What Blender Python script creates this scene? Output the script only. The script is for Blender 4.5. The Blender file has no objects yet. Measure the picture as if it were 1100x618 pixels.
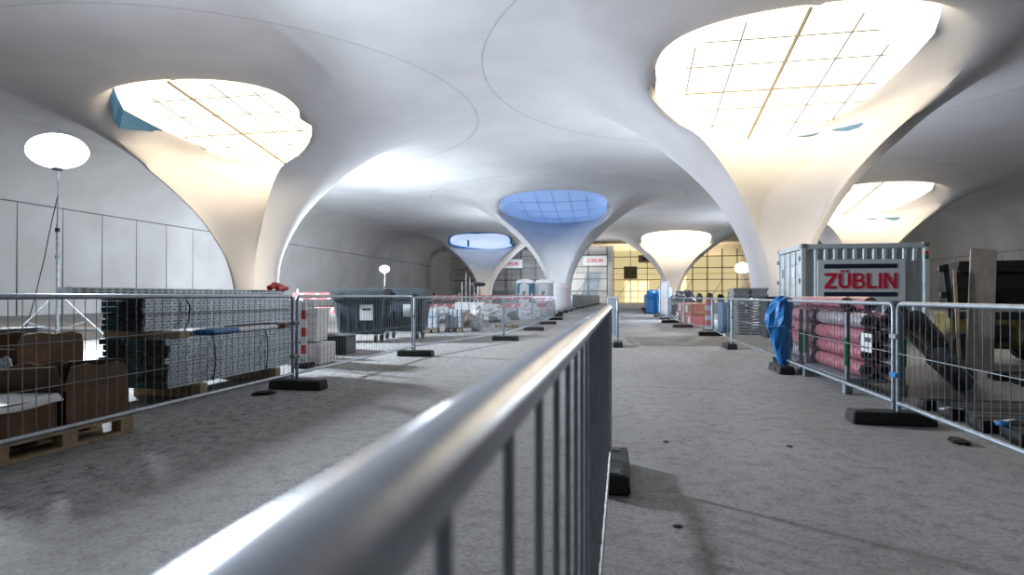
import bpy, bmesh, math, random
import numpy as np
from mathutils import Vector, Matrix
random.seed(7)
S = bpy.context.scene
COL = S.collection
PI = math.pi

# ------------------------------------------------------------------ camera, world, lights, exposure
YAW = math.atan(118/640.)
CAM_H = 1.2
cam = bpy.data.cameras.new('camera')
cam.sensor_fit = 'HORIZONTAL'; cam.sensor_width = 36
cam.lens = 640/1100*36
cam.shift_y = 9/1100
cam.clip_start = 0.02; cam.clip_end = 400
cam.dof.use_dof = True; cam.dof.focus_distance = 10.5; cam.dof.aperture_fstop = 3.6
co = bpy.data.objects.new('camera', cam); COL.objects.link(co)
co.location = (0, 0, CAM_H); co.rotation_euler = (PI/2, 0, YAW)
S.camera = co
S.view_settings.view_transform = 'Standard'; S.view_settings.look = 'None'
S.view_settings.gamma = 1; S.view_settings.exposure = 0.0
S.view_settings.use_curve_mapping = False
W = bpy.data.worlds.new('world'); S.world = W; W.use_nodes = True
W.node_tree.nodes['Background'].inputs[0].default_value = (0.75, 0.85, 1.0, 1)
W.node_tree.nodes['Background'].inputs[1].default_value = 0.05

def lamp(kind, loc, power, color, size=0.3, rot=None, sy=None):
    l = bpy.data.lights.new('light', kind); l.energy = power; l.color = color
    if kind == 'POINT': l.shadow_soft_size = size
    if kind == 'AREA':
        l.size = size
        if sy: l.shape = 'RECTANGLE'; l.size_y = sy
    o = bpy.data.objects.new('light', l); COL.objects.link(o); o.location = loc
    if rot: o.rotation_euler = rot
    return o

COOL = (0.80, 0.89, 1.0); WARM = (1.0, 0.80, 0.52)
LAMP_NEAR = (-14.0, 12.7, 4.85)
LAMP_FAR = (-17.4, 42.0, 3.2)
LAMP_RIGHT = (6.2, 32.9, 2.65)
_d = Vector((.85, -.02, -.30)).to_track_quat('-Z', 'Y').to_euler()
lamp('AREA', (LAMP_NEAR[0]+.85, LAMP_NEAR[1]-.3, LAMP_NEAR[2]), 2900, COOL, .8, _d)
lamp('POINT', (LAMP_NEAR[0], LAMP_NEAR[1]-.0, LAMP_NEAR[2]+.75), 700, COOL, .25)
lamp('POINT', (LAMP_FAR[0]-.9, LAMP_FAR[1], LAMP_FAR[2]-.2), 7000, COOL, .2)
lamp('POINT', (LAMP_RIGHT[0], LAMP_RIGHT[1], LAMP_RIGHT[2]+.5), 4200, COOL, .2)
# unseen area fills added along the hall and behind the camera to brighten the vault
lamp('AREA', (-1.0, -9.0, 2.2), 30, COOL, 9, (math.radians(140), 0, 0), 3)
lamp('AREA', (-2.0, 28.0, 1.0), 560, (.80, .84, 1.0), 4, (PI, 0, 0), 14)
lamp('AREA', (-10.0, 64.0, 2.0), 2300, COOL, 9, (PI, 0, 0), 9)
lamp('AREA', (14.0, 72.0, 2.0), 1400, COOL, 8, (PI, 0, 0), 8)
def spot(loc, at, power, color, ang=60):
    o = lamp('SPOT', loc, power, color); o.data.spot_size = math.radians(ang); o.data.spot_blend = .8; o.data.shadow_soft_size = .06
    o.rotation_euler = (Vector(at)-Vector(loc)).to_track_quat('-Z', 'Y').to_euler()
CREAM = (1.0, .86, .68)
spot((LAMP_FAR[0]-1.0, LAMP_FAR[1], LAMP_FAR[2]), (-36, 55, 4.0), 8000, COOL, 90)
spot((8.6, 20.6, .5), (6.4, 26.0, 5.2), 1500, CREAM, 75)  # unseen spots added from here on to brighten the column faces
spot((-15.0, 22.5, .5), (-18.4, 28.0, 5.0), 1500, CREAM, 75)
spot((-4.6, 50.0, .5), (-5.9, 57.0, 4.6), 900, COOL, 75)
spot((-19.4, 83.0, .5), (-20.6, 89.0, 4.6), 800, CREAM, 75)
spot((9.4, 85.5, .5), (7.5, 91.5, 4.6), 1100, CREAM, 75)
spot((19.0, 52.0, .5), (21.0, 58.5, 5.2), 1500, CREAM, 75)
lamp('POINT', (1.5, 109.6, 4.0), 2500, WARM, .6)
lamp('POINT', (14.0, 109.6, 4.5), 1600, WARM, .6)
lamp('POINT', (-13.0, 95.0, 4.0), 1800, COOL, .1)  # this and the next: unseen points added to brighten the back sheeting
lamp('POINT', (-5.6, 93.0, 4.0), 1100, (1, .95, .88), .1)

# ------------------------------------------------------------------ pixel helpers (used to measure places only)
Fv = (-math.sin(YAW), math.cos(YAW)); Rv = (math.cos(YAW), math.sin(YAW))
def ray(px):
    t = (px-550)/640.
    return Fv[0]+Rv[0]*t, Fv[1]+Rv[1]*t
def gp(px, py, z=0.0):
    d = 640*(CAM_H-z)/(py-318.); a, b = ray(px)
    return d*a, d*b
def wx(px, Y):
    a, b = ray(px); return a/b*Y

# ------------------------------------------------------------------ materials
def mat(name, col, rough=.6, metal=0., var=0., scale=8., bump=0., emit=None, estr=0., alpha=None, trans=0.):
    m = bpy.data.materials.new(name); m.use_nodes = True
    nt = m.node_tree; b = nt.nodes['Principled BSDF']
    b.inputs['Base Color'].default_value = (*col, 1)
    b.inputs['Roughness'].default_value = rough; b.inputs['Metallic'].default_value = metal
    if trans: b.inputs['Transmission Weight'].default_value = trans
    if emit:
        b.inputs['Emission Color'].default_value = (*emit, 1); b.inputs['Emission Strength'].default_value = estr
    if alpha is not None: b.inputs['Alpha'].default_value = alpha
    if var or bump:
        tc = nt.nodes.new('ShaderNodeTexCoord'); n = nt.nodes.new('ShaderNodeTexNoise')
        n.inputs['Scale'].default_value = scale; n.inputs['Detail'].default_value = 5
        nt.links.new(tc.outputs['Object'], n.inputs['Vector'])
        if var:
            r = nt.nodes.new('ShaderNodeValToRGB')
            r.color_ramp.elements[0].position = .3; r.color_ramp.elements[1].position = .72
            r.color_ramp.elements[0].color = (*[c*(1-var) for c in col], 1)
            r.color_ramp.elements[1].color = (*[min(1, c*(1+var)) for c in col], 1)
            nt.links.new(n.outputs['Fac'], r.inputs[0]); nt.links.new(r.outputs[0], b.inputs['Base Color'])
        if bump:
            u = nt.nodes.new('ShaderNodeBump'); u.inputs['Strength'].default_value = bump; u.inputs['Distance'].default_value = .02
            nt.links.new(n.outputs['Fac'], u.inputs['Height']); nt.links.new(u.outputs[0], b.inputs['Normal'])
    return m

class NT:
    def __init__(s, m): s.nt = m.node_tree; s.b = s.nt.nodes['Principled BSDF']
    def n(s, t, **k):
        x = s.nt.nodes.new('ShaderNode'+t)
        for a, v in k.items(): setattr(x, a, v)
        return x
    def l(s, a, b): s.nt.links.new(a, b)
    def math(s, op, a, b=None):
        x = s.n('Math', operation=op)
        for i, v in enumerate((a, b)):
            if v is None: continue
            if isinstance(v, (int, float)): x.inputs[i].default_value = v
            else: s.l(v, x.inputs[i])
        return x.outputs[0]
    def mix(s, f, a, b):
        x = s.n('MixRGB')
        for i, v in enumerate((f, a, b)):
            if isinstance(v, (int, float)): x.inputs[i].default_value = v
            elif isinstance(v, tuple): x.inputs[i].default_value = (*v, 1)
            else: s.l(v, x.inputs[i])
        return x.outputs[0]
    def noise(s, vec, scale, detail=5, rough=.55):
        x = s.n('TexNoise'); x.inputs['Scale'].default_value = scale; x.inputs['Detail'].default_value = detail
        x.inputs['Roughness'].default_value = rough; s.l(vec, x.inputs['Vector']); return x.outputs['Fac']
    def ramp(s, f, p0, p1, c0=(0,0,0), c1=(1,1,1)):
        x = s.n('ValToRGB'); e = x.color_ramp.elements
        e[0].position = p0; e[1].position = p1; e[0].color = (*c0, 1); e[1].color = (*c1, 1); s.l(f, x.inputs[0]); return x.outputs[0]

def concrete_shell():
    m = mat('vault_concrete', (.62, .61, .60), .62); k = NT(m)
    tc = k.n('TexCoord'); v = tc.outputs['Object']
    c = k.mix(k.ramp(k.noise(v, .35, 6), .35, .7), (.47, .465, .475), (.55, .545, .555))
    c = k.mix(k.math('MULTIPLY', k.ramp(k.noise(v, 3.5, 8, .7), .45, .75), .35), c, (.50, .495, .49))
    sp = k.n('SeparateXYZ'); k.l(v, sp.inputs[0])
    r = k.math('SQRT', k.math('ADD', k.math('POWER', sp.outputs[0], 2.), k.math('POWER', sp.outputs[1], 2.)))
    seam = k.math('LESS_THAN', k.math('ABSOLUTE', k.math('SUBTRACT', r, 11.9)), .035)
    c = k.mix(k.math('MULTIPLY', seam, .6), c, (.25, .24, .24))
    k.l(c, k.b.inputs['Base Color'])
    bp = k.n('Bump'); bp.inputs['Strength'].default_value = .12; bp.inputs['Distance'].default_value = .03
    k.l(k.noise(v, 2.2, 7), bp.inputs['Height']); k.l(bp.outputs[0], k.b.inputs['Normal'])
    return m
def concrete_wall():
    m = mat('wall_concrete', (.5, .49, .47), .65); k = NT(m)
    v = k.n('TexCoord').outputs['Object']
    c = k.mix(k.ramp(k.noise(v, .3, 6), .3, .7), (.47, .455, .435), (.58, .57, .56))
    k.l(c, k.b.inputs['Base Color']); return m
def floor_mat():
    m = mat('floor_concrete', (.3, .29, .28), .75); k = NT(m)
    v = k.n('TexCoord').outputs['Object']
    mp = k.n('Mapping'); k.l(v, mp.inputs[0]); mp.inputs['Scale'].default_value = (1, .45, 1)
    c = k.mix(k.ramp(k.noise(mp.outputs[0], .5, 6), .35, .68), (.31, .30, .285), (.45, .445, .435))
    c = k.mix(k.math('MULTIPLY', k.ramp(k.noise(v, 7., 10, .75), .48, .64), .6), c, (.15, .147, .142))
    c = k.mix(k.math('MULTIPLY', k.ramp(k.noise(v, 38., 8, .75), .47, .66), .75), c, (.13, .127, .122))
    c = k.mix(k.math('MULTIPLY', k.ramp(k.noise(v, 60., 6, .7), .56, .7), .5), c, (.62, .62, .61))
    # scuffed, darker tracked patches on the left lane
    sp = k.n('SeparateXYZ'); k.l(v, sp.inputs[0])
    lane = k.ramp(k.math('ADD', sp.outputs[0], 3.5), .0, 2.6, (1,1,1), (0,0,0))
    scr = k.ramp(k.noise(mp.outputs[0], 14., 12, .8), .5, .6)
    c = k.mix(k.math('MULTIPLY', k.math('MULTIPLY', lane, scr), .9), c, (.09, .087, .085))
    # pale joints across the slab
    j = k.math('LESS_THAN', k.math('ABSOLUTE', k.math('SUBTRACT', k.math('MODULO', k.math('ADD', sp.outputs[1], 100.), 7.5), 3.)), .018)
    c = k.mix(k.math('MULTIPLY', j, .5), c, (.14, .135, .13))
    k.l(c, k.b.inputs['Base Color'])
    rr = k.n('MapRange'); k.l(k.noise(v, 1.3, 4), rr.inputs[0])
    rr.inputs['To Min'].default_value = .78; rr.inputs['To Max'].default_value = .97
    k.l(rr.outputs[0], k.b.inputs['Roughness'])
    bp = k.n('Bump'); bp.inputs['Strength'].default_value = .35; bp.inputs['Distance'].default_value = .01
    k.l(k.noise(v, 22., 10, .7), bp.inputs['Height']); k.l(bp.outputs[0], k.b.inputs['Normal'])
    return m
SHELL = concrete_shell(); WALLC = concrete_wall(); FLOORC = floor_mat()
GALV = mat('galvanised_steel', (.33, .37, .42), .45, .75, .18, 14)
GALVD = mat('weathered_galvanised_steel', (.25, .28, .31), .55, .6, .25, 10)
GALVP = mat('bright_galvanised_sheet', (.40, .44, .48), .5, .55, .3, 7)
SLOT = mat('punched_slot', (.09, .105, .115), .6, .4)
RAIL = mat('polished_rail_steel', (.42, .45, .50), .31, .95, .12, 22, .03)
RUBBER = mat('black_rubber', (.028, .027, .026), .8, 0, .3, 18, .3)
DARKS = mat('dark_steel', (.03, .04, .045), .5, .4, .3, 9)
TEAL = mat('teal_painted_steel', (.03, .09, .10), .5, .3, .25, 9)
WOOD = mat('raw_timber', (.42, .31, .19), .8, 0, .25, 12, .2)
WOODD = mat('aged_timber', (.22, .16, .10), .85, 0, .3, 12, .2)
PLY = mat('plywood', (.40, .34, .28), .75, 0, .15, 6)
CARD = mat('cardboard', (.155, .085, .048), .9, 0, .2, 10)
CARDI = mat('cardboard_inside', (.14, .085, .05), .9)
WHITE = mat('white_plastic', (.78, .79, .80), .5, 0, .08, 8)
BAGW = mat('white_woven_bag', (.60, .60, .61), .75, 0, .12, 9, .3)
FILM = mat('clear_film_wrap', (.42, .46, .50), .3, 0, .3, 9, .5)
BINC = mat('anthracite_bin_plastic', (.020, .034, .046), .7, 0, .2, 6)
STICK = mat('sticker', (.65, .66, .66), .5)
INK = mat('dark_print', (.03, .03, .04), .6)
RED = mat('signal_red', (.62, .03, .03), .5, 0, .12, 12)
PINK = mat('faded_red_board', (.68, .19, .19), .55, 0, .12, 6)
BLUET = mat('blue_tarpaulin', (.015, .19, .52), .38, 0, .2, 8, .25)
BLUEF = mat('blue_fabric', (.09, .24, .42), .6, 0, .3, 6)
CONT = mat('grey_container_paint', (.50, .56, .57), .45, .1, .08, 5)
CONTD = mat('grey_container_door_paint', (.57, .63, .64), .42, .1, .08, 5)
SIGNW = mat('sign_white', (.62, .65, .68), .4, 0, .04, 4)
SIGNR = mat('sign_red', (.55, .015, .05), .45)
SIGNB = mat('sign_dark_blue', (.012, .016, .04), .45)
ROLLP = mat('pink_foil_wrap', (.36, .115, .15), .38, 0, .5, 16, .8)
ROLLG = mat('grey_foil_wrap', (.27, .25, .27), .35, 0, .4, 16, .7)
BLACKW = mat('black_film_wrap', (.014, .015, .017), .3, 0, .3, 12, .6)
GREEN = mat('green_steel', (.02, .20, .09), .5, .2, .2, 10)
YELLOW = mat('dirty_yellow_paint', (.15, .115, .03), .6, .1, .5, 6)
SKIP = mat('dark_rusted_steel', (.020, .017, .015), .7, .3, .4, 4, .3)
TOILETW = mat('toilet_white', (.80, .82, .83), .45)
TOILETG = mat('toilet_grey', (.60, .64, .66), .45)
TOILETB = mat('toilet_teal', (.02, .20, .30), .45)
ORANGE = mat('orange_plastic', (.55, .18, .08), .5, 0, .3, 6)
GREYT = mat('grey_tray', (.25, .25, .26), .6, 0, .12, 8)
SHEETG = mat('grey_blue_sheet', (.26, .33, .40), .55, 0, .25, 2)
SHEETW = mat('white_sheet', (.80, .78, .82), .5, 0, .06, 4, .2)
SHEETP = mat('pale_pink_sheet', (.80, .68, .76), .5, 0, .06, 4)
LIT = mat('lamp_glow', (1, 1, 1), .5, emit=(.9, .95, 1.0), estr=9)
def tarp_mat(name, c, s, grid=True):
    m = mat(name, (.8, .78, .72), .6); k = NT(m)
    v = k.n('TexCoord').outputs['Object']
    n = k.ramp(k.noise(v, .5, 4), .3, .75, tuple(x*.88 for x in c), c)
    k.l(n, k.b.inputs['Emission Color']); k.b.inputs['Emission Strength'].default_value = s
    return m
TARPW = tarp_mat('daylit_white_membrane', (1.0, .83, .60), 3.3)
TARPB = tarp_mat('daylit_blue_tarpaulin', (.17, .30, .62), .72)
TARPB.node_tree.nodes['Principled BSDF'].inputs['Base Color'].default_value = (.22, .30, .45, 1)
TARPP = tarp_mat('daylit_pale_blue_tarpaulin', (.45, .62, .95), .8)
NETB = mat('blue_safety_net', (.03, .13, .26), .7, 0, .2, 14)
STRAP = mat('cover_strap', (.36, .29, .20), .7)
SEAM = mat('cover_seam', (.24, .24, .25), .7)
SEAMB = mat('blue_cover_seam', (.16, .26, .48), .7)

# ------------------------------------------------------------------ mesh helpers
class MB:
    def __init__(s): s.v = []; s.f = []
    def add(s, vs, fs):
        o = len(s.v); s.v += [tuple(p) for p in vs]; s.f += [tuple(i+o for i in f) for f in fs]; return s
    def box(s, c, d, rz=0., top=(1, 1), rx=0., ry=0.):
        R = Matrix.Rotation(rz, 3, 'Z') @ Matrix.Rotation(ry, 3, 'Y') @ Matrix.Rotation(rx, 3, 'X')
        vs = []
        for z in (-.5, .5):
            k = top if z > 0 else (1, 1)
            for x, y in ((-.5, -.5), (.5, -.5), (.5, .5), (-.5, .5)):
                vs.append(Vector(c)+R @ Vector((x*d[0]*k[0], y*d[1]*k[1], z*d[2])))
        return s.add(vs, [(3,2,1,0), (4,5,6,7), (0,1,5,4), (1,2,6,5), (2,3,7,6), (3,0,4,7)])
    def rbox(s, c, d, b=.01, rz=0., top=(1, 1)):
        # box with chamfered vertical and horizontal edges
        R = Matrix.Rotation(rz, 3, 'Z'); hx, hy, hz = d[0]/2, d[1]/2, d[2]/2
        def ring(x, y, z, k):
            q = [(-x+b, -y), (x-b, -y), (x, -y+b), (x, y-b), (x-b, y), (-x+b, y), (-x, y-b), (-x, -y+b)]
            return [Vector(c)+R @ Vector((u*k[0], w*k[1], z)) for u, w in q]
        vs = ring(hx-b, hy-b, -hz, (1, 1))+ring(hx, hy, -hz+b, (1, 1))+ring(hx, hy, hz-b, top)+ring(hx-b, hy-b, hz, top)
        fs = [tuple(range(7, -1, -1)), tuple(range(24, 32))]
        for k in range(3):
            for i in range(8):
                j = (i+1) % 8; fs.append((k*8+i, k*8+j, k*8+8+j, k*8+8+i))
        return s.add(vs, fs)
    def tube(s, p, q, r, n=8, r2=None, cap=True):
        return s.path([p, q], r, n, r2=r2, cap=cap)
    def path(s, pts, r, n=8, r2=None, cap=True, closed=False):
        pts = [Vector(p) for p in pts]; m = len(pts); vs = []
        up0 = None
        for i, p in enumerate(pts):
            a = pts[i-1] if (i > 0 or closed) else p; b = pts[(i+1) % m] if (i < m-1 or closed) else p
            t = (b-a).normalized()
            if up0 is None:
                u = t.orthogonal().normalized()
            else:
                u = (up0-t*up0.dot(t)); u = u.normalized() if u.length > 1e-6 else t.orthogonal().normalized()
            up0 = u; w = t.cross(u)
            k = 1.
            if 0 < i < m-1 or closed:
                d1 = (p-pts[i-1]).normalized(); cs = max(.5, abs(d1.dot(t))); k = 1/cs
            rr = r if r2 is None else r+(r2-r)*i/(m-1)
            vs += [p+(u*math.cos(2*PI*j/n)+w*math.sin(2*PI*j/n))*rr for j in range(n)]
        fs = []
        for i in range(m if closed else m-1):
            for j in range(n):
                i2 = (i+1) % m
                fs.append((i*n+j, i*n+(j+1) % n, i2*n+(j+1) % n, i2*n+j))
        if cap and not closed:
            fs.append(tuple(range(n-1, -1, -1))); fs.append(tuple((m-1)*n+j for j in range(n)))
        return s.add(vs, fs)
    def lathe(s, prof, c=(0, 0, 0), n=16, sx=1., sy=1.):
        vs = []
        for r, z in prof:
            vs += [(c[0]+r*sx*math.cos(2*PI*j/n), c[1]+r*sy*math.sin(2*PI*j/n), c[2]+z) for j in range(n)]
        fs = []
        for i in range(len(prof)-1):
            for j in range(n): fs.append((i*n+j, i*n+(j+1) % n, (i+1)*n+(j+1) % n, (i+1)*n+j))
        fs.append(tuple(range(n-1, -1, -1))); fs.append(tuple((len(prof)-1)*n+j for j in range(n)))
        return s.add(vs, fs)
    def prism(s, poly, a, b, axis='y'):
        # poly of 2D points extruded from a to b along axis
        def P(u, w, t): return {'y': (u, t, w), 'x': (t, u, w), 'z': (u, w, t)}[axis]
        n = len(poly); vs = [P(u, w, a) for u, w in poly]+[P(u, w, b) for u, w in poly]
        fs = [tuple(range(n)), tuple(range(2*n-1, n-1, -1))]+[(i, n+i, n+(i+1) % n, (i+1) % n) for i in range(n)]
        return s.add(vs, fs)
    def grid(s, rows, closed=False):
        n = len(rows[0]); vs = [p for r in rows for p in r]; fs = []
        for i in range(len(rows)-1):
            for j in range(n if closed else n-1):
                k = (j+1) % n; fs.append((i*n+j, i*n+k, (i+1)*n+k, (i+1)*n+j))
        return s.add(vs, fs)
    def build(s, name, m, parent=None, smooth=False, recalc=True):
        me = bpy.data.meshes.new(name); me.from_pydata(s.v, [], s.f); me.update()
        if recalc:
            bm = bmesh.new(); bm.from_mesh(me); bmesh.ops.recalc_face_normals(bm, faces=bm.faces); bm.to_mesh(me); bm.free()
        if smooth:
            for p in me.polygons: p.use_smooth = True
            try: me.set_sharp_from_angle(angle=math.radians(40))
            except Exception: pass
        me.materials.append(m)
        o = bpy.data.objects.new(name, me); COL.objects.link(o)
        if parent: o.parent = parent
        return o

def _b2(s, name, m, other, m2, parent=None):
    n = len(s.f); s.add(other.v, other.f); o = s.build(name, m, parent)
    o.data.materials.append(m2)
    for p in o.data.polygons[n:]: p.material_index = 1
    return o
MB.build2 = _b2
def thing(name, label, cat, loc=(0, 0, 0), rz=0., group=None, rx=0., ry=0.):
    o = bpy.data.objects.new(name, None); COL.objects.link(o); o.empty_display_size = .1
    o.location = loc; o.rotation_euler = (rx, ry, rz); o['label'] = label; o['category'] = cat
    if group: o['group'] = group
    return o
def tag(o, label, cat, group=None, loc=None, rz=None):
    o['label'] = label; o['category'] = cat
    if group: o['group'] = group
    if loc is not None: o.location = loc
    if rz is not None: o.rotation_euler = (0, 0, rz)
    return o
def struct(o): o['kind'] = 'structure'; return o
def dup(root, loc, rz=0., label=None, group=None):
    def cp(o, par):
        c = o.copy(); COL.objects.link(c)
        if par: c.parent = par
        for ch in list(o.children): cp(ch, c)
        return c
    r = cp(root, None); r.location = loc; r.rotation_euler = (r.rotation_euler[0], r.rotation_euler[1], rz)
    if label: r['label'] = label
    if group: r['group'] = group
    return r
ORD = ['first', 'second', 'third', 'fourth', 'fifth', 'sixth', 'seventh', 'eighth', 'ninth', 'tenth', 'eleventh', 'twelfth', 'thirteenth', 'fourteenth', 'fifteenth']

# ------------------------------------------------------------------ setting
CEIL = 10.4
ROUT = 12.0
XL, XR, YB, Y0 = -36.0, 40.0, 112.0, -14.0
CH = [  # x, y, cover kind, label
    (6.2, 25.5, 'white', 1, 0., 'huge flared concrete chalice column rising behind the grey container, gridded white cover in its eye'),
    (-19.0, 27.6, 'white', -1, .75, 'flared concrete chalice column on the left beyond the steel plank stack, under a white cover'),
    (-6.1, 56.6, 'blue', 0, .35, 'white concrete chalice column in the middle with a deep blue tarpaulin across its eye'),
    (-20.6, 89.0, 'pale', 0, 0., 'small distant concrete chalice column at left of centre with a pale blue tarpaulin'),
    (7.6, 91.5, 'white', 0, -.3, 'distant cream concrete chalice column in front of the warm lit scaffold'),
    (21.1, 58.0, 'white', 1, 0., 'wide concrete chalice column at far right, its eye just over the container roof'),
]
m = MB(); m.add([(XL, Y0, 0), (XR, Y0, 0), (XR, YB, 0), (XL, YB, 0)], [(0, 1, 2, 3)])
m.add([(XL, Y0, -.3), (XR, Y0, -.3), (XR, YB, -.3), (XL, YB, -.3)], [(3, 2, 1, 0)])
struct(m.build('floor', FLOORC, recalc=False))

# flat crown of the vault, with a round hole for every chalice
cu = bpy.data.curves.new('ceiling', 'CURVE'); cu.dimensions = '2D'; cu.fill_mode = 'BOTH'
def spl(pts):
    s_ = cu.splines.new('POLY'); s_.points.add(len(pts)-1)
    for i, p in enumerate(pts): s_.points[i].co = (p[0], p[1], 0, 1)
    s_.use_cyclic_u = True
NPH = 96
spl([(XL+5, Y0), (XR-5, Y0), (XR-5, YB), (XL+5, YB)])
for c in CH: spl([(c[0]+ROUT*math.sin(2*PI*i/NPH), c[1]+ROUT*math.cos(2*PI*i/NPH)) for i in range(NPH)])
tmp = bpy.data.objects.new('tmp', cu); COL.objects.link(tmp)
dg = bpy.context.evaluated_depsgraph_get()
cm = bpy.data.meshes.new_from_object(tmp.evaluated_get(dg)); bpy.data.objects.remove(tmp)
cm.materials.clear(); cm.materials.append(mat('ceiling_concrete', (.51, .505, .515), .62, 0, .07, .35, .1))
ceil = bpy.data.objects.new('ceiling', cm); COL.objects.link(ceil); ceil.location = (0, 0, CEIL); struct(ceil)

def cove_wall(name, X, sgn, zline):
    prof = [(X, 0), (X+sgn*.05, zline)]
    for i in range(1, 13):
        a = i/12*PI/2
        prof.append((X+sgn*(.05+4.95*(1-math.cos(a))), zline+(CEIL-zline)*math.sin(a)))
    m = MB(); m.grid([[(x, y, z) for x, z in prof] for y in np.linspace(Y0, YB, 40)])
    o = struct(m.build(name, WALLC, smooth=True, recalc=False))
    t = MB()   # joints between the cast wall panels and the ledge line above them
    for y in np.arange(Y0+2, 46 if sgn > 0 else YB, 3.0):
        t.box((X+sgn*.03, y, zline/2), (.05, .05, zline))
    t.box((X+sgn*.06, (Y0+YB)/2, zline), (.07, YB-Y0, .07))
    struct(t.build('trim_1' if sgn > 0 else 'trim_2', mat('dark_panel_joint', (.17, .16, .155), .9)))
cove_wall('wall_left', XL, 1, 6.9)
cove_wall('wall_right', XR, -1, 5.9)
m = MB(); m.box((2, YB+.25, CEIL/2+.5), (XR-XL+2, .5, CEIL+1)); struct(m.build('wall_back', WALLC))

# ------------------------------------------------------------------ chalices
TB = np.array([  # z, outer radius, half width of the open face, y of the face's middle
    (0.0, 1.05, .55, -1.02), (1.5, 1.05, .56, -1.02), (2.9, 1.28, .76, -1.05), (3.9, 1.68, 1.12, -1.0), (5.2, 2.45, 1.8, -.72),
    (6.2, 3.3, 2.5, 0.05), (7.0, 4.1, 3.2, 1.15), (7.8, 5.0, 4.05, 2.8), (8.4, 5.75, 4.7, 4.1), (8.7, 6.35, 5.3, 5.2)])
def tb(z):
    # Catmull-Rom interpolation of the table
    zs = TB[:, 0]; i = min(max(int(np.searchsorted(zs, z)-1), 0), len(zs)-2)
    h = zs[i+1]-zs[i]; t = (z-zs[i])/h
    def tang(k):
        a = max(k-1, 0); b = min(k+1, len(zs)-1); return (TB[b]-TB[a])/(zs[b]-zs[a])
    p0, p1, m0, m1 = TB[i], TB[i+1], tang(i)*h, tang(i+1)*h
    return (2*t**3-3*t**2+1)*p0+(t**3-2*t**2+t)*m0+(-2*t**3+3*t**2)*p1+(t**3-t**2)*m1
NO, NI, NF = 56, 33, 33
zr = np.concatenate([np.linspace(0, 2.2, 6)[:-1], np.linspace(2.2, 8.7, 34)])
outer_rows, inner_rows = [], []
for z in zr:
    _, r, xl, ym = tb(z)
    yl = -math.sqrt(max(r*r-xl*xl, 1e-4)); ph = math.atan2(xl, yl)
    outer_rows.append([(r*math.sin(a), r*math.cos(a), z) for a in np.linspace(ph, -ph, NO)])
    row = []
    for a in np.linspace(-PI/2, PI/2, NI):
        row.append((xl*math.sin(a), yl+(ym-yl)*math.cos(a), z))
    inner_rows.append(row)
top_o = outer_rows[-1]; xl, yl = top_o[0][0], top_o[0][1]
front = []      # front edge of the eye, from the left lip over the near side to the right lip
for i, a in enumerate(np.linspace(-PI/2, PI/2, NF)):
    c = math.cos(a); e = c**.75
    front.append((xl*math.sin(a)+.55*math.sin(a)*abs(math.sin(2*a)), yl-(5.45+yl)*c*1.0, 8.7+(CEIL-.10-8.7)*e))
ring = [Vector(p) for p in top_o]+[Vector(p) for p in front[1:-1]]
NR = len(ring)
rings = []
for t in np.linspace(0, 1, 22)[0:]:
    row = []
    for i, p in enumerate(ring):
        r = math.hypot(p.x, p.y); a = math.atan2(p.x, p.y)
        fr = max(0., -math.cos(a)); pw = 3.2-1.0*fr
        rr = r+(ROUT-r)*t
        row.append((rr*math.sin(a), rr*math.cos(a), CEIL-(CEIL-p.z)*(1-t)**pw))
    rings.append(row)
sh = MB()
for i in range(len(zr)-1):
    pass
loops = [o_[:]+r_[1:-1] for o_, r_ in zip(outer_rows, inner_rows)]
sh.grid(loops, closed=True)
sh.grid(rings, closed=True)
# small thickness at the near edge, upwards to the cover
edge_up = [(p[0]*(1-.015*q), p[1]*(1-.015*q), p[2]+.10*q) for p, q in ((p, min(1., 3*math.cos(a))) for p, a in zip(front, np.linspace(-PI/2, PI/2, NF)))]
sh.grid([front, edge_up])
RIM0 = [Vector(p) for p in edge_up]+[Vector(p) for p in inner_rows[-1]][::-1][1:-1]
def recess(p, sk):
    # the cover is set back from the lip, most of all on the side facing away from the hall's middle
    back = max(0., min(1., (p.y+3.6)/8.5)); side = min(1., abs(p.x)/4.2)
    k = .985-.05*(1-back); up = .30
    if sk*p.x > 0: k = .77+.18*back**1.5; up = 1.25
    elif sk == 0: k = .90+.07*back
    return Vector((p.x*k, p.y*(.95 if p.y < 0 else 1.), p.z+up*(1-back*.8)*side+.05))
def cover_point(x, y, sag):
    # surface height of the cover: plane through near edge and far rim with sag
    t = (y+5.3)/(10.4); z = (CEIL+.15)*(1-t)+8.78*t
    q = max(0, 1-(x/5.2)**2)*max(0, 1-((y)/5.3)**2)
    return z-sag*q
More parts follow.
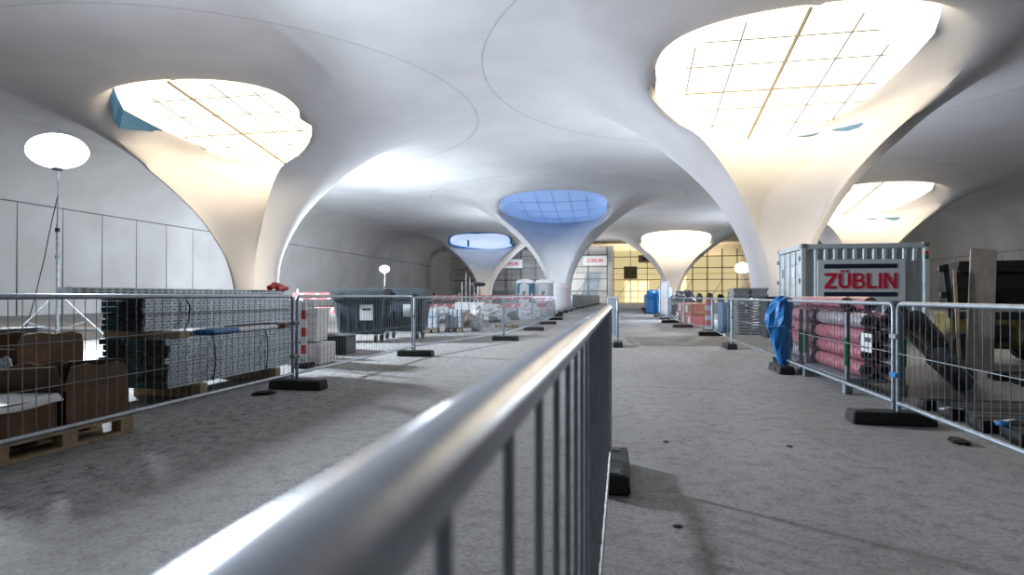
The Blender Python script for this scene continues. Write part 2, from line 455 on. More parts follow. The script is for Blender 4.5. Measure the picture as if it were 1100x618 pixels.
def chalice(i, x, y, kind, sk, shear, label):
    COVER = [recess(p, sk) for p in RIM0]
    root = thing('chalice_column', label, 'column', (x, y, 0), group='chalice columns')
    ew = MB(); steps = []
    for q in np.linspace(0, 1, 8):
        steps.append([tuple(p.lerp(c_, q)) for p, c_ in zip(RIM0, COVER)])
    ew.grid(steps, closed=True)
    both = MB(); both.add(sh.v, sh.f); both.add(ew.v, ew.f)
    o = both.build('shell', SHELL, root, smooth=True)
    for v in o.data.vertices:
        if v.co.z < 8.7: v.co.x += shear*(1-v.co.z/8.7)
    bm = bmesh.new(); bm.from_mesh(o.data); bmesh.ops.remove_doubles(bm, verts=bm.verts, dist=.004)
    bmesh.ops.recalc_face_normals(bm, faces=bm.faces)
    sel = [v for v in bm.verts if v.co.z > 7.4 and math.hypot(v.co.x, v.co.y) < 7.6 and not v.is_boundary]
    for k in range(16): bmesh.ops.smooth_vert(bm, verts=sel, factor=.5, use_axis_x=True, use_axis_y=True, use_axis_z=True)
    wide = [v for v in bm.verts if v.co.z > 7.4 and math.hypot(v.co.x, v.co.y) < 10.8 and not v.is_boundary]
    for k in range(10): bmesh.ops.smooth_vert(bm, verts=wide, factor=.5, use_axis_x=True, use_axis_y=True, use_axis_z=True)
    lip = [v for v in bm.verts if 1.5 < v.co.z <= 7.4 and not v.is_boundary]
    for k in range(2): bmesh.ops.smooth_vert(bm, verts=lip, factor=.5, use_axis_x=True, use_axis_y=True, use_axis_z=True)
    bm.to_mesh(o.data); bm.free()
    for p in o.data.polygons: p.use_smooth = True
    o.data.set_sharp_from_angle(angle=math.radians(70))
    sag = {'white': .0, 'blue': .35, 'pale': .3}[kind]
    # cover
    c = Vector((0, 0, cover_point(0, 0, sag))); rows = []
    for t in np.linspace(1, 0.02, 9):
        row = []
        for p in COVER:
            q = Vector((p.x*t, p.y*t, 0)); w_ = min(1., max(0., (1-t)/.25))
            q.z = p.z*(1-w_)+w_*cover_point(q.x, q.y, 0)-sag*(1-t*t)
            row.append(tuple(q))
        rows.append(row)
    cv = MB(); cv.grid(rows, closed=True); n = len(COVER)
    cv.f.append(tuple(range(8*n, 9*n)))
    cvo = cv.build('skylight_cover', {'white': TARPW, 'blue': TARPB, 'pale': TARPP}[kind], root, smooth=True)
    if kind == 'pale':
        hem = MB(); hem.path([(p.x*.97, p.y*.97, p.z-.12) for p in COVER], .16, 8, closed=True); hem.build('cover_hem', BLUET, root)
    def inside(u, w):
        k = 3.75+.1*w if sk*u > 0 else (4.8 if sk else 4.5)
        return (u/k)**2+((w+.1)/5.0)**2 < .98
    def strip(axis, k, r, m_, name):
        pts = []
        for s_ in np.linspace(-5.2, 5.2, 60):
            u, w = (k, s_) if axis == 'x' else (s_, k)
            if inside(u, w): pts.append((u, w, cover_point(u, w, sag)-.07))
        if len(pts) > 2:
            b = MB(); b.path(pts, r, 5); b.build(name, m_, root)
    if kind == 'white':
        for k in (-3.6, -2.1, 1.5, 3.0): strip('x', k, .032, SEAM, 'cover_seam')
        for k in (-3.5, -1.9, 1.6, 3.2): strip('y', k, .026, SEAM, 'cover_seam')
        strip('x', -.25, .07, STRAP, 'cover_beam'); strip('y', .1, .035, STRAP, 'cover_beam')
        # scraps of net hanging from the far rim
        for u0, u1, dz in ((2.7, 3.7, .75), (1.6, 2.6, .3)) if i in (0, 5) else ((1.5, 1.95, .6),) if i == 1 else ():
            rows = []
            for s_ in np.linspace(0, 1, 6):
                row = []
                for q in np.linspace(0, 1, 9):
                    u = u0+(u1-u0)*q; a = math.asin(max(-1, min(1, u/5.15)))
                    w = yl+(5.1-yl)*math.cos(a)-.06-.10*math.sin(q*7)*s_
                    hang = dz*s_*math.sin(PI*(.06+.88*q)); z_ = 8.62-hang; _, r_, xl_, ym_ = tb(z_); yl_ = -math.sqrt(max(r_*r_-xl_*xl_, 0)); row.append((u, yl_+(ym_-yl_)*math.cos(math.asin(max(-1, min(1, u/xl_))))-.14, z_+.03))
                rows.append(row)
            b = MB(); b.grid(rows); nb = b.build('hanging_net', NETB, root)
            sm = nb.modifiers.new('thickness', 'SOLIDIFY'); sm.thickness = .02
    if i == 1:   # torn blue sheet hanging from the cover's left edge
        top = COVER[-3:]+COVER[:6]; rows = []
        for s_ in np.linspace(0, 1, 5):
            rows.append([(p.x+.05*math.sin(3*j)*s_-.25*s_, p.y, p.z-.03-s_*(.10+.85*math.sin(PI*(j+.5)/9)**2)) for j, p in enumerate(top)])
        nb = MB().grid(rows).build('hanging_sheet', NETB, root); nb.modifiers.new('thickness', 'SOLIDIFY').thickness = .02
    if kind == 'blue':
        for k in (-3, -1.5, 0, 1.5, 3): strip('x', k, .022, SEAMB, 'cover_seam')
        for k in (-2.5, 0., 2.5): strip('y', k, .02, SEAMB, 'cover_seam')
    if kind == 'pale':
        b = MB(); b.box((-1.5, -4.4, 8.9), (.25, .25, .9)); b.build('drain_sleeve', BLUET, root)
    return root
for i, c in enumerate(CH): chalice(i, *c)
# E2: objects follow
# ------------------------------------------------------------------ fences
def unit(p, q):
    L = math.hypot(q[0]-p[0], q[1]-p[1]); return L, math.atan2(q[1]-p[1], q[0]-p[0])
def fence(p, q, label, group, h=1.13, zb=.20, gap=.05, spacing=.1, hor=(.55,), sheet=None, sheet_z=None, fm=None, r=.021, name='wire_fence', cat='fence', wires=True):
    L, a = unit(p, q); L -= 2*gap
    p0 = (p[0]+gap*math.cos(a), p[1]+gap*math.sin(a))
    t = thing(name, label, cat, (p0[0], p0[1], 0), a, group); fm = fm or GALV
    b = MB()
    c = .06
    pts = [(0, 0, zb), (0, 0, h-c), (.018, 0, h-.018), (c, 0, h), (L-c, 0, h), (L-.018, 0, h-.018), (L, 0, h-c), (L, 0, zb)]
    b.path(pts, r, 10); b.tube((0, 0, zb), (L, 0, zb), r*.95, 10)
    b.build('frame', fm, t, smooth=True)
    for x in (0, L): MB().tube((x, 0, .123), (x, 0, zb+.01), r*1.0, 10).build('post_end', fm, t, smooth=True)
    if wires:
        b = MB(); n = int(round(L/spacing))
        for i in range(1, n): b.tube((L*i/n, 0, zb), (L*i/n, 0, h), .0032, 5, cap=False)
        for k in hor: b.tube((0, .005, zb+(h-zb)*k), (L, .005, zb+(h-zb)*k), .0036, 5, cap=False)
        b.build('wire_mesh', GALVD, t)
    if sheet:
        z0, z1 = sheet_z or (zb-.05, h+.02); rows = []
        for z in np.linspace(z0, z1, 7):
            rows.append([(x, -.035+.02*math.sin(x*5+z*3)+.012*math.sin(x*13), z+.015*math.sin(x*3)) for x in np.linspace(-.02, L+.02, 26)])
        s_ = MB().grid(rows).build('cover_sheet', sheet, t, smooth=True)
        mo = s_.modifiers.new('thickness', 'SOLIDIFY'); mo.thickness = .008
    return t
foot_proto = None
def foot(x, y, rz, label, group='rubber fence feet', L=.72, z=0.):
    global foot_proto
    if foot_proto is None:
        t = thing('rubber_block', label, 'fence block', (x, y, z), rz, group)
        b = MB(); b.rbox((0, 0, .061), (.72, .23, .118), .012, top=(.97, .90)); b.build('block', RUBBER, t)
        for sx in (-.27, .27): MB().rbox((sx, 0, .122), (.10, .10, .008), .003).build('socket_cap', DARKS, t)
        MB().rbox((0, .118, .06), (.18, .012, .05), .004).build('hand_grip', DARKS, t)
        foot_proto = t; return t
    return dup(foot_proto, (x, y, z), rz, label, group)
def clamp(x, y, z, label, m=GALVD):
    t = thing('fence_clamp', label, 'clamp', (x, y, z), 0, 'fence clamps')
    MB().rbox((0, 0, 0), (.07, .13, .05), .008).build('clamp_body', m, t)
    MB().tube((.03, 0, 0), (.07, 0, 0), .011, 6).build('clamp_bolt', GALVD, t)
    return t

# left fence line
LP = [(-4.15, 2.75), (-4.15, 7.05), (-4.08, 11.3), (-3.12, 15.7), (-3.05, 20.4), (-3.12, 25.0), (-3.3, 29.6), (-3.75, 34.2)]
LPL = ['nearest wire fence panel on the left, in front of the cardboard boxes and steel planks',
       'left wire fence panel in front of the two dark waste containers',
       'left wire fence panel in front of the film wrapped pallets, slanting inward',
       'left wire fence panel in front of the grey timber beams and red boards',
       'fourth bare wire panel past the waste containers, before the toilets',
       'far wire fence panel just short of the white banner panels, second before them',
       'last bare wire fence panel before the tall white banner panels on the left']
for i in range(len(LP)-1):
    fence(LP[i], LP[i+1], LPL[i], 'left fence panels', h=1.195 if i < 2 else 1.17, hor=(.33, .66) if i == 0 else (.42,))
LFL = ['black rubber block under the far end of the nearest left fence panel',
       'black rubber fence foot in front of the second waste container',
       'black rubber fence foot at the end of the slanting left panel',
       'black rubber fence foot on the left below the portable toilets',
       'left black fence foot two places before the white banners', 'left black fence foot one place before the white banners',
       'black fence foot at the near edge of the first white banner']
for i, (x, y) in enumerate(LP[1:]): foot(x+.05, y, 0 if i < 2 else .1, LFL[i])
clamp(-4.15, 7.05, .85, 'upper steel clamp joining the nearest two left fence panels')
clamp(-4.15, 7.05, .42, 'lower steel clamp joining the nearest two left fence panels')
clamp(-4.08, 11.3, .80, 'steel clamp on the left fence joint by the second waste container')
# tall banner panels, then sheeted low panels further off
BP = [(-4.15, 37.0), (-4.25, 41.6), (-4.3, 46.2), (-4.3, 50.8)]
for i in range(3):
    fence(BP[i], BP[i+1], ['nearest tall white banner fence panel on the left', 'middle tall white banner fence panel on the left', 'furthest tall pale pink banner fence panel on the left'][i],
          'banner panels', h=2.05, hor=(.5,), spacing=.3, sheet=SHEETW if i < 2 else SHEETP, sheet_z=(.22, 2.1), wires=False)
    foot(BP[i][0]+.2, BP[i][1], 0, ['black fence foot under the near end of the first white banner', 'black fence foot between the first two white banners', 'black fence foot under the pink banner'][i])
FP = [(-4.3, 52+6.0*i) for i in range(9)]
for i in range(7):
    x0 = -4.3+i*.12
    fence((x0, FP[i][1]), (x0+.12, FP[i+1][1]), '%s distant grey-blue sheeted fence panel past the white banners on the left' % ORD[i], 'distant sheeted panels',
          h=1.3, spacing=.5, sheet=SHEETG, wires=False)
    foot(x0+.2, FP[i][1], 0, 'black foot at the near end of the %s distant sheeted panel on the left' % ORD[i])
# right fence line
RP = [(2.53, 2.2), (2.53, 6.15), (2.52, 10.0), (2.47, 14.3), (2.68, 18.7), (2.30, 23.2), (2.15, 27.3), (2.3, 31.0)]
RPL = ['nearest wire fence panel on the right, in front of the dumper',
       'right wire fence panel in front of the pink wrapped rolls',
       'right wire fence panel between the blue wrapped post and the grey tray stacks',
       'short looking right fence panel beside the tray stacks', 'right wire fence panel in front of the striped boards and crates',
       'right wire fence panel in front of the orange crates', 'right wire fence panel next to the tall white sheeted panel']
for i in range(len(RP)-1):
    fence(RP[i], RP[i+1], RPL[i], 'right fence panels', h=1.125, hor=(.5,), spacing=.1 if i < 3 else .14)
RFL = ['large black fence foot on the right under the joint near the pink rolls', 'black fence foot under the blue wrapped post',
       'black fence foot on the right left of the blue wrapped post', 'black fence foot behind the grey tray stack joint',
       'black fence foot in front of the orange crates', 'black fence foot on the right before the white sheeted panel', 'black fence foot at the near edge of the white sheeted panel']
for i, (x, y) in enumerate(RP[1:]): foot(x-.05, y, PI/2 if i in (1, 2) else .02*i, RFL[i])
clamp(2.53, 6.15, .82, 'upper clamp on the right fence joint near the pink rolls')
clamp(2.53, 6.15, .46, 'blue clamp low on the right fence joint near the pink rolls', BLUET)
clamp(2.47, 14.3, .70, 'clamp on the right fence joint left of the blue wrapped post')
fence((2.3, 31.1), (2.16, 35.0), 'tall white sheeted fence panel in front of the distant cream column', 'right fence panels', h=2.02, sheet=SHEETW, sheet_z=(.15, 2.06), wires=False)
foot(2.16, 35.2, 0, 'black fence foot at the far edge of the white sheeted panel')
for i, y in enumerate((44.0, 50.0, 56.0)):
    fence((1.85+.12*i, y), (1.97+.12*i, y+5.8), ['near', 'middle', 'far'][i]+' grey sheeted fence panel beyond the blue drape on the right', 'distant sheeted panels', h=1.3, sheet=SHEETG, wires=False)
    foot(1.85+.12*i, y, 0, 'foot of the '+['near', 'middle', 'far'][i]+' grey sheeted panel beyond the blue drape')

# ------------------------------------------------------------------ handrail barrier under the camera and its followers
def barrier(p, q, label, h=1.137, zb=.17, spacing=.11, r=.0205, sheet=None, group='middle barriers'):
    L, a = unit(p, q)
    t = thing('barrier', label, 'barrier', (p[0], p[1], 0), a, group)
    c = .07
    pts = [(0, 0, zb), (0, 0, h-c), (.02, 0, h-.02), (c, 0, h), (L-c, 0, h), (L-.02, 0, h-.02), (L, 0, h-c), (L, 0, zb)]
    MB().path(pts, r, 20).build('top_rail', RAIL, t, smooth=True)
    MB().tube((0, 0, zb), (L, 0, zb), .016, 10).build('bottom_rail', GALV, t, smooth=True)
    n = int(L/spacing)
    for i in range(1, n):
        MB().tube((L*i/n, 0, zb), (L*i/n, 0, h-.01), .0048, 8).build('bar', GALV, t, smooth=True)
    for x in (0, L): MB().tube((x, 0, .126), (x, 0, zb+.01), .018, 10).build('post_end', GALV, t)
    if sheet:
        s_ = MB().grid([[(x, -.03+.01*math.sin(x*7+z), z) for x in np.linspace(.03, L-.03, 14)] for z in np.linspace(zb+.04, h-.03, 5)]).build('mesh_screen', sheet, t, smooth=True)
        mo = s_.modifiers.new('thickness', 'SOLIDIFY'); mo.thickness = .008
    return t
barrier((-.085, -.9), (-.085, 3.98), 'blurred metal crowd barrier with round handrail running right under the camera', h=1.123, spacing=.165)
foot(-.062, 3.98, PI/2, 'dark block foot on edge of lane at the end of the near handrail barrier')
barrier((-.10, 14.4), (-.36, 17.6), 'screened barrier standing in mid lane beyond the near handrail', h=1.16, sheet=SHEETG)
foot(-.09, 14.35, PI/2, 'black foot below the screened barrier in mid lane')
barrier((-.55, 24.0), (-.6, 26.4), 'small distant barrier behind the screened mid lane barrier', h=1.2, sheet=SHEETG)
foot(-.55, 24.0, 0, 'foot of the small distant mid lane barrier')

# ------------------------------------------------------------------ work lamps
def lamp_stand(name, x, y, z, w, h, spread, label, cable=False):
    t = thing('work_lamp', label, 'work lamp', (x, y, 0), 0, 'work lamps on stands')
    zc = min(1.25, z*.32)
    MB().tube((0, 0, .30), (0, 0, z*.62), .032, 10).build('lower_pole', GALVP, t, smooth=True)
    MB().path([(0, 0, z*.60), (.03, 0, z*.8), (.02, 0, z-h*.5)], .02, 8).build('upper_pole', GALVP, t, smooth=True)
    for k in range(2): MB().lathe([(.05, -.05), (.055, 0), (.05, .05)], (0, 0, z*(.45+.14*k)), 10).build('collar', DARKS if k else GALV, t)
    for k in range(3):
        a = 2*PI*k/3+.35
        MB().path([(.03*math.cos(a), .03*math.sin(a), zc), (spread*math.cos(a), spread*math.sin(a), .02)], .02, 8).build('leg', GALVP, t, smooth=True)
        MB().tube((0, 0, .33), (spread*.55*math.cos(a), spread*.55*math.sin(a), zc*.45), .012, 6).build('brace', GALVP, t)
    prof = [(.02, -h/2)]+[(w/2*math.cos(b), h/2*math.sin(b)) for b in np.linspace(-1.3, 1.3, 12)]+[(.02, h/2)]
    MB().lathe(prof, (0, 0, z), 20, sy=.75).build('lamp_head', LIT, t, smooth=True)  # oversized head: the glow round the lamp is built into its shape
    MB().lathe([(.12, 0), (.13, .03), (.10, .06)], (0, 0, z-h/2-.05), 12).build('head_base', DARKS, t)
    if cable:
        MB().path([(.03, .02, z*.8), (-.25, .05, z*.62), (-.5, .1, z*.45), (-.85, .1, z*.2), (-1.1, .0, .015)], .012, 6).build('cable', BLACKW, t)
    return t
lamp_stand('lamp', *LAMP_NEAR, 1.5, .85, 1.25, 'tall tripod work lamp glowing white at far left in front of the panelled wall', True)
lamp_stand('lamp', *LAMP_FAR, .75, .55, .8, 'small distant work lamp on a stand above the waste containers')
lamp_stand('lamp', *LAMP_RIGHT, .75, .55, .8, 'distant work lamp shining beside the big right column above the grey trays')

# ------------------------------------------------------------------ pallets, boxes, frames at the left edge
def pallet(x, y, rz, label, z=0., L=1.2, Wd=.8):
    t = thing('wooden_pallet', label, 'pallet', (x, y, z), rz, 'wooden pallets')
    b = MB()
    for i in range(5): b.box((0, -Wd/2+Wd*(i+.5)/5, .133), (L, Wd/5-.025, .022))
    for i in range(3): b.box((-L/2+.07+(L-.14)*i/2, 0, .111), (.14, Wd, .022))
    b.build('deck', WOOD, t)
    for i in range(3):
        for j in range(3): MB().rbox((-L/2+.07+(L-.14)*i/2, -Wd/2+.05+(Wd-.1)*j/2, .061), (.14, .10, .078), .004).build('block', WOOD, t)
    for j in range(3): MB().box((0, -Wd/2+.05+(Wd-.1)*j/2, .011), (L, .10, .022)).build('runner', WOOD, t)
    return t
pallet(-4.66, 4.0, PI/2, 'wooden pallet under the cardboard boxes behind the nearest left fence', Wd=.75, L=1.24)
def cbox(x, y, z, L, Wd, H, rz, label, flaps=(1, 1, 1, 1), fl=.2, fill=None):
    t = thing('cardboard_box', label, 'box', (x, y, z), rz, 'cardboard boxes')
    w = .012; b = MB()
    b.box((0, 0, w/2), (L, Wd, w))
    b.box((0, -Wd/2+w/2, H/2), (L, w, H)); b.box((0, Wd/2-w/2, H/2), (L, w, H))
    b.box((-L/2+w/2, 0, H/2), (w, Wd, H)); b.box((L/2-w/2, 0, H/2), (w, Wd, H))
    b.build('box_body', CARD, t)
    an = (.15, -.35, .25, -.2)
    for k, on in enumerate(flaps):
        if not on: continue
        f = MB(); a = an[k]
        if k < 2:
            s = -1 if k == 0 else 1
            pr = [(-L/2, 0), (-L/2+.03, fl*.9), (-L*.2, fl), (0, fl*.82), (L*.25, fl*.95), (L/2-.04, fl*.7), (L/2, 0)]
            f.prism([(u, v) for u, v in pr], -.005, .005, 'y')
            o = f.build('flap', CARDI, t); o.location = (0, s*(Wd/2-.006), H); o.rotation_euler = (-s*a, 0, 0)
        else:
            s = -1 if k == 2 else 1
            f.prism([(-Wd/2, 0), (-Wd/2+.03, fl), (Wd/2-.05, fl*.8), (Wd/2, 0)], -.005, .005, 'x')
            o = f.build('flap', CARDI, t); o.location = (s*(L/2-.006), 0, H); o.rotation_euler = (0, s*a, 0)
    return t
cbox(-4.62, 4.27, .146, .62, .64, .30, PI/2, 'open cardboard box with torn raised flaps at the far end of the pallet', (1, 1, 1, 1), .21)
cbox(-4.62, 3.60, .146, .62, .64, .27, PI/2, 'cardboard box at the left edge of the picture carrying a white sheet', (0, 0, 0, 0))
sh_ = thing('plastic_sheet', 'flat white plastic sheet lying over the left edge cardboard box', 'sheet', (-4.62, 3.58, .42), PI/2)
rows = [[(x, y, .012+.012*math.sin(x*9+y*4)+(.0 if abs(y) < .33 else -.05)) for x in np.linspace(-.34, .34, 14)] for y in np.linspace(-.36, .36, 14)]
o = MB().grid(rows).build('sheet', WHITE, sh_, smooth=True); mo = o.modifiers.new('t', 'SOLIDIFY'); mo.thickness = .006
MB().box((0, .345, .0), (.66, .008, .06)).build('sheet_hem', BLACKW, sh_)
cbox(-5.66, 4.78, 0, .75, .6, .72, PI/2+.1, 'tall cardboard box standing on the floor behind the palletted boxes', (1, 1, 0, 0), .14)
cbox(-5.68, 3.95, 0, .75, .55, .58, PI/2, 'low cardboard box behind the white sheet at the left edge', (1, 0, 1, 0), .12)
# crumpled packaging showing on top
def crumple(name, label, cat, loc, sx, sy, sz, m, seed=1, n=14, group=None, part=None):
    rnd = random.Random(seed); t = thing(name, label, cat, loc, rnd.uniform(0, 3), group)
    rows = []
    for i in range(n+1):
        th = PI*i/n; row = []
        for j in range(18):
            ph = 2*PI*j/18; k = 1+rnd.uniform(-.16, .16) if 0 < i < n else 1
            row.append((sx*k*math.sin(th)**.7*math.cos(ph), sy*k*math.sin(th)**.7*math.sin(ph), sz*(1+k*math.cos(th))/1.0*.5+ (0 if i else 0)))
        rows.append(row)
    b = MB(); b.grid(rows, closed=True); o = b.build(part or 'body', m, t)
    return t
crumple('packing_film', 'crumpled white packing film between the cardboard boxes', 'film', (-5.2, 4.2, 0), .12, .13, .66, FILM, 3)
# stack of dark steel frames with lugs at left edge
for i in range(9):
    t = thing('lugged_rack', '%s dark steel frame counted from the top of the lugged stack at left edge' % ORD[8-i], 'steel frame', (-6.75-(.14 if i > 4 else 0), 5.15+(.0 if i < 5 else -.25), .03+i*.098), PI/2+.0, 'lugged steel frames')
    b = MB()
    b.box((0, -.32, 0), (1.6, .05, .06)); b.box((0, .32, 0), (1.6, .05, .06))
    for x in (-.75, -.25, .25, .75): b.box((x, 0, 0), (.05, .6, .045))
    b.build('frame', DARKS, t)
    for x in (-.82, .82):
        for y in (-.32, .32):
            l = MB(); l.prism([(-.05, -.03), (.05, -.03), (.05, .03), (-.05, .03)], y-.012, y+.012, 'y'); l.v = [(v[0]+x, v[1], v[2]) for v in l.v]
            l.tube((x, y-.02, 0), (x, y+.02, 0), .018, 8); l.build('lug', GALVD, t)

# ------------------------------------------------------------------ galvanised plank bundles
def plank_mesh(L, w=.27, h=.066, teal=False):
    t = thing('scaffold_plank', '', 'plank')
    prof = [(-w/2, 0), (-w/2+.02, 0), (-w/2+.02, .008), (-w/2+.006, .008), (-w/2+.006, h-.014), (w/2-.006, h-.014), (w/2-.006, .008), (w/2-.02, .008), (w/2-.02, 0), (w/2, 0), (w/2, h-.006), (w/2-.008, h), (-w/2+.008, h), (-w/2, h-.006)]
    b = MB(); b.prism(prof, -L/2+.04, L/2-.04, 'y')
    hl = MB(); n = int(L/.10)
    for s in (-1, 1):
        for i in range(n): hl.box((s*(w/2+.0008), -L/2+.09+i*.1, h*.52), (.003, .05, .014))
    b.build2('deck_sheet', GALVP, hl, SLOT, t)
    for s in (-1, 1):
        e = MB(); e.box((0, s*(L/2-.03), h/2), (w-.004, .05, h*.92))
        for q in (-.3, .3): e.path([(q*w, s*(L/2-.01), h*.5), (q*w, s*(L/2+.03), h*.55), (q*w, s*(L/2+.035), h*.2)], .008, 5)
        e.build('end_cap', DARKS if not teal else TEAL, t)
    return t
proto = plank_mesh(3.05); prt = plank_mesh(3.05, teal=True)
UX, UY, LY = -5.36, 7.26, 7.02
first = {0: True, 1: True}
def put(kind, loc, rz, label, group, sy=1.):
    r = put0(kind, loc, rz, label, group); r.scale = (1, sy, 1); return r
def put0(kind, loc, rz, label, group):
    p = (proto, prt)[kind]
    if first[kind]:
        first[kind] = False; p.location = loc; p.rotation_euler = (0, 0, rz); p['label'] = label; p['group'] = group; return p
    return dup(p, loc, rz, label, group)
for lay in range(6):
    for c in range(2):
        put(c, (UX-.0-.285*c-(.12 if c else 0), UY+(.0 if c == 0 else .15)+.01*((lay*7) % 3), .800+lay*.0685), 0,
            'galvanised scaffold plank, raised upper bundle, %s layer from the top, %s' % (ORD[5-lay], ('fence side', 'far side with teal ends')[c]), 'upper bundle of scaffold planks')
for lay in range(8):
    for c in range(3):
        put(c % 2, (-5.05-.285*c-(.02*((lay*5) % 3)), LY+.012*((lay*3) % 4), .172+lay*.0685), 0,
            'galvanised scaffold plank, lower bundle on the floor, %s layer from the top, %s' % (ORD[7-lay], ('fence side', 'middle row', 'far side')[c]), 'lower bundle of scaffold planks', .84)
for i, (y, z, l, mm) in enumerate([(5.98, .72, 'pale timber beam holding up the near end of the upper plank bundle', WOOD), (8.1, .72, 'timber beam holding up the far end of the upper plank bundle', WOODD)]):
    t = tag(MB().rbox((0, 0, .039), (1.0, .16, .078), .005).build('packing_timber', mm), l, 'timber', 'packing timbers', (-5.38, y, z))
for y, l in ((6.25, 'timber block under the near end of the lower plank bundle'), (7.8, 'timber block under the far end of the lower plank bundle')):
    for x_, w_ in ((-5.30, .9),):
        tag(MB().rbox((0, 0, .085), (w_, .12, .17), .005).build('packing_timber', WOOD), l, 'timber', 'packing timbers', (x_, y, 0))
# long perforated channel on top of everything
t = thing('perforated_channel', 'long perforated steel channel lying on top of the upper plank bundle', 'channel', (-5.42, 6.95, 1.213))
b = MB(); b.prism([(-.06, 0), (.06, 0), (.06, .075), (.054, .075), (.054, .006), (-.054, .006), (-.054, .075), (-.06, .075)], -1.98, 1.98, 'y'); b2 = MB()
for i in range(38):
    for z in (.022, .052): b2.box((.0615, -1.9+i*.1, z), (.003, .055, .013))
b.build2('channel', GALVP, b2, SLOT, t)
t = thing('perforated_channel', 'second perforated channel beside the top one, further from the fence', 'channel', (-5.62, 7.15, 1.213))
b = MB(); b.prism([(-.06, 0), (.06, 0), (.06, .05), (.054, .05), (.054, .006), (-.054, .006), (-.054, .05), (-.06, .05)], -1.7, 1.7, 'y'); b.build('channel', GALVP, t)
t = thing('strap_bundle', 'crumpled red strap bundle on the far end of the plank stack', 'strap', (-5.3, 8.5, 1.29), .3)
b = MB(); b.path([(-.05, -.25, .03), (-.02, -.12, .08), (.0, 0, .075), (.03, .15, .05), (.02, .28, .02)], .045, 8); b.path([(.05, -.2, .02), (.06, 0, .04), (.08, .25, .03)], .035, 8); b.build('strap', RED, t)
t = thing('lashing_strap', 'dark lashing strap hanging over the side of the upper plank bundle', 'strap', (-5.2, 6.35, 0))
MB().path([(-.3, 0, 1.215), (0.005, .0, 1.2), (.022, .08, 1.08), (.024, .06, .9), (.024, -.06, .72), (.18, -.05, .62)], .009, 6).build('strap', BLACKW, t)
for y, l in ((6.5, 'near'), (7.6, 'far')):
    t = thing('lashing_strap', l+' dark binding strap around the lower plank bundle', 'strap', (-4.905, y, 0)); MB().path([(0, 0, .17), (.012, .02, .4), (.012, .0, .62), (0, -.03, .72)], .008, 6).build('strap', BLACKW, t)
t = thing('foil_package', 'blue and white foil package lying between the plank bundles', 'package', (-5.05, 7.2, .722), 0)
MB().rbox((0, -.45, .035), (.3, .5, .06), .02).build('blue_end', BLUET, t); MB().rbox((0, .25, .033), (.3, .9, .058), .02).build('white_body', WHITE, t)

# ------------------------------------------------------------------ things between the planks and the waste containers
t = thing('marker_post', 'slim red and white striped marker post behind the second left fence panel', 'post', (-5.22, 9.15, 0))
MB().rbox((0, 0, .05), (.28, .28, .1), .02).build('post_base', RUBBER, t)
for i in range(7): MB().rbox((0, 0, .16+i*.145), (.07, .05, .145), .004).build('red_band' if i % 2 else 'white_band', RED if i % 2 else WHITE, t)
t = thing('plastic_crate', 'light grey stacking crate standing on the white blocks behind the striped post', 'crate', (-5.65, 9.9, .40), .1)
b = MB(); b.grid([[(x*k, y*k, z) for x, y in ((-.38, -.3), (.38, -.3), (.38, .3), (-.38, .3))] for k, z in ((.86, 0), (1, .58), (.95, .58), (.82, .03))], closed=True); b.f.append((12, 13, 14, 15)); b.f.append((3, 2, 1, 0)); b.build('crate_body', WHITE, t)
for z in (.14, .3, .46): MB().box((0, -.3*(.86+.14*z/.58)-.005, z), (.7, .02, .03)).build('rib', SIGNW, t)
for lay in range(5):
    for c in range(3):
        tag(MB().rbox((0, 0, .036), (.30, .6, .072), .008).build('white_block', WHITE), 'white block, small pile behind the striped post, %s layer from top, %s' % (ORD[4-lay], ('left', 'middle', 'right')[c]), 'block', 'pile of white blocks', (-5.95+.31*c, 9.9, .0+lay*.0735+.0))
crumple('bulk_bag', 'slumped white bulk bag against the first waste container', 'bag', (-7.1, 11.8, 0), .75, .6, 1.12, BAGW, 11)
t = thing('rubber_hose', 'thick black hose arching in front of the white bulk bag', 'hose', (-6.3, 10.75, 0))
MB().path([(-.5, 0, .07), (-.45, 0, .5), (-.2, .0, .78), (.15, 0, .82), (.45, 0, .6), (.6, 0, .07)], .12, 12).build('hose', BLACKW, t, smooth=True)
t = thing('toolbox', 'dark grey box on the floor below the white bulk bag', 'box', (-5.9, 11.6, 0)); MB().rbox((0, 0, .18), (.7, .5, .36), .02).build('box_body', DARKS, t); MB().rbox((0, 0, .385), (.72, .52, .05), .02).build('lid', GREYT, t)
def board(x, y, rz, L, label, z0=.55, rails=2, m=PINK):
    t = thing('barrier_board', label, 'barrier board', (x, y, 0), rz, 'red and white barrier boards')
    for k in range(rails):
        MB().rbox((0, 0, z0+.45*k+.12), (L, .03, .22), .006).build('board', m, t)
        st = MB(); n = int(L/.5)
        for i in range(n): st.prism([(-L/2+.12+i*.5, z0+.45*k+.03), (-L/2+.24+i*.5, z0+.45*k+.03), (-L/2+.38+i*.5, z0+.45*k+.21), (-L/2+.26+i*.5, z0+.45*k+.21)], -.018, .018, 'y')
        st.build('white_stripes', WHITE, t)
    for s in (-1, 1):
        MB().rbox((s*(L/2-.15), .03, (z0+.75)/2+.05), (.05, .03, z0+.75-.0), .004).build('upright', WHITE, t)
        MB().rbox((s*(L/2-.15), .03, .03), (.12, .5, .06), .01).build('base_plate', RUBBER, t)
    return t
board(-9.0, 17.5, .1, 2.6, 'red barrier board seen left of the waste containers', .62, 2)
board(-12.6, 18.8, .1, 2.4, 'red barrier board far left behind the plank stack near the lamp tripod', .5, 2)
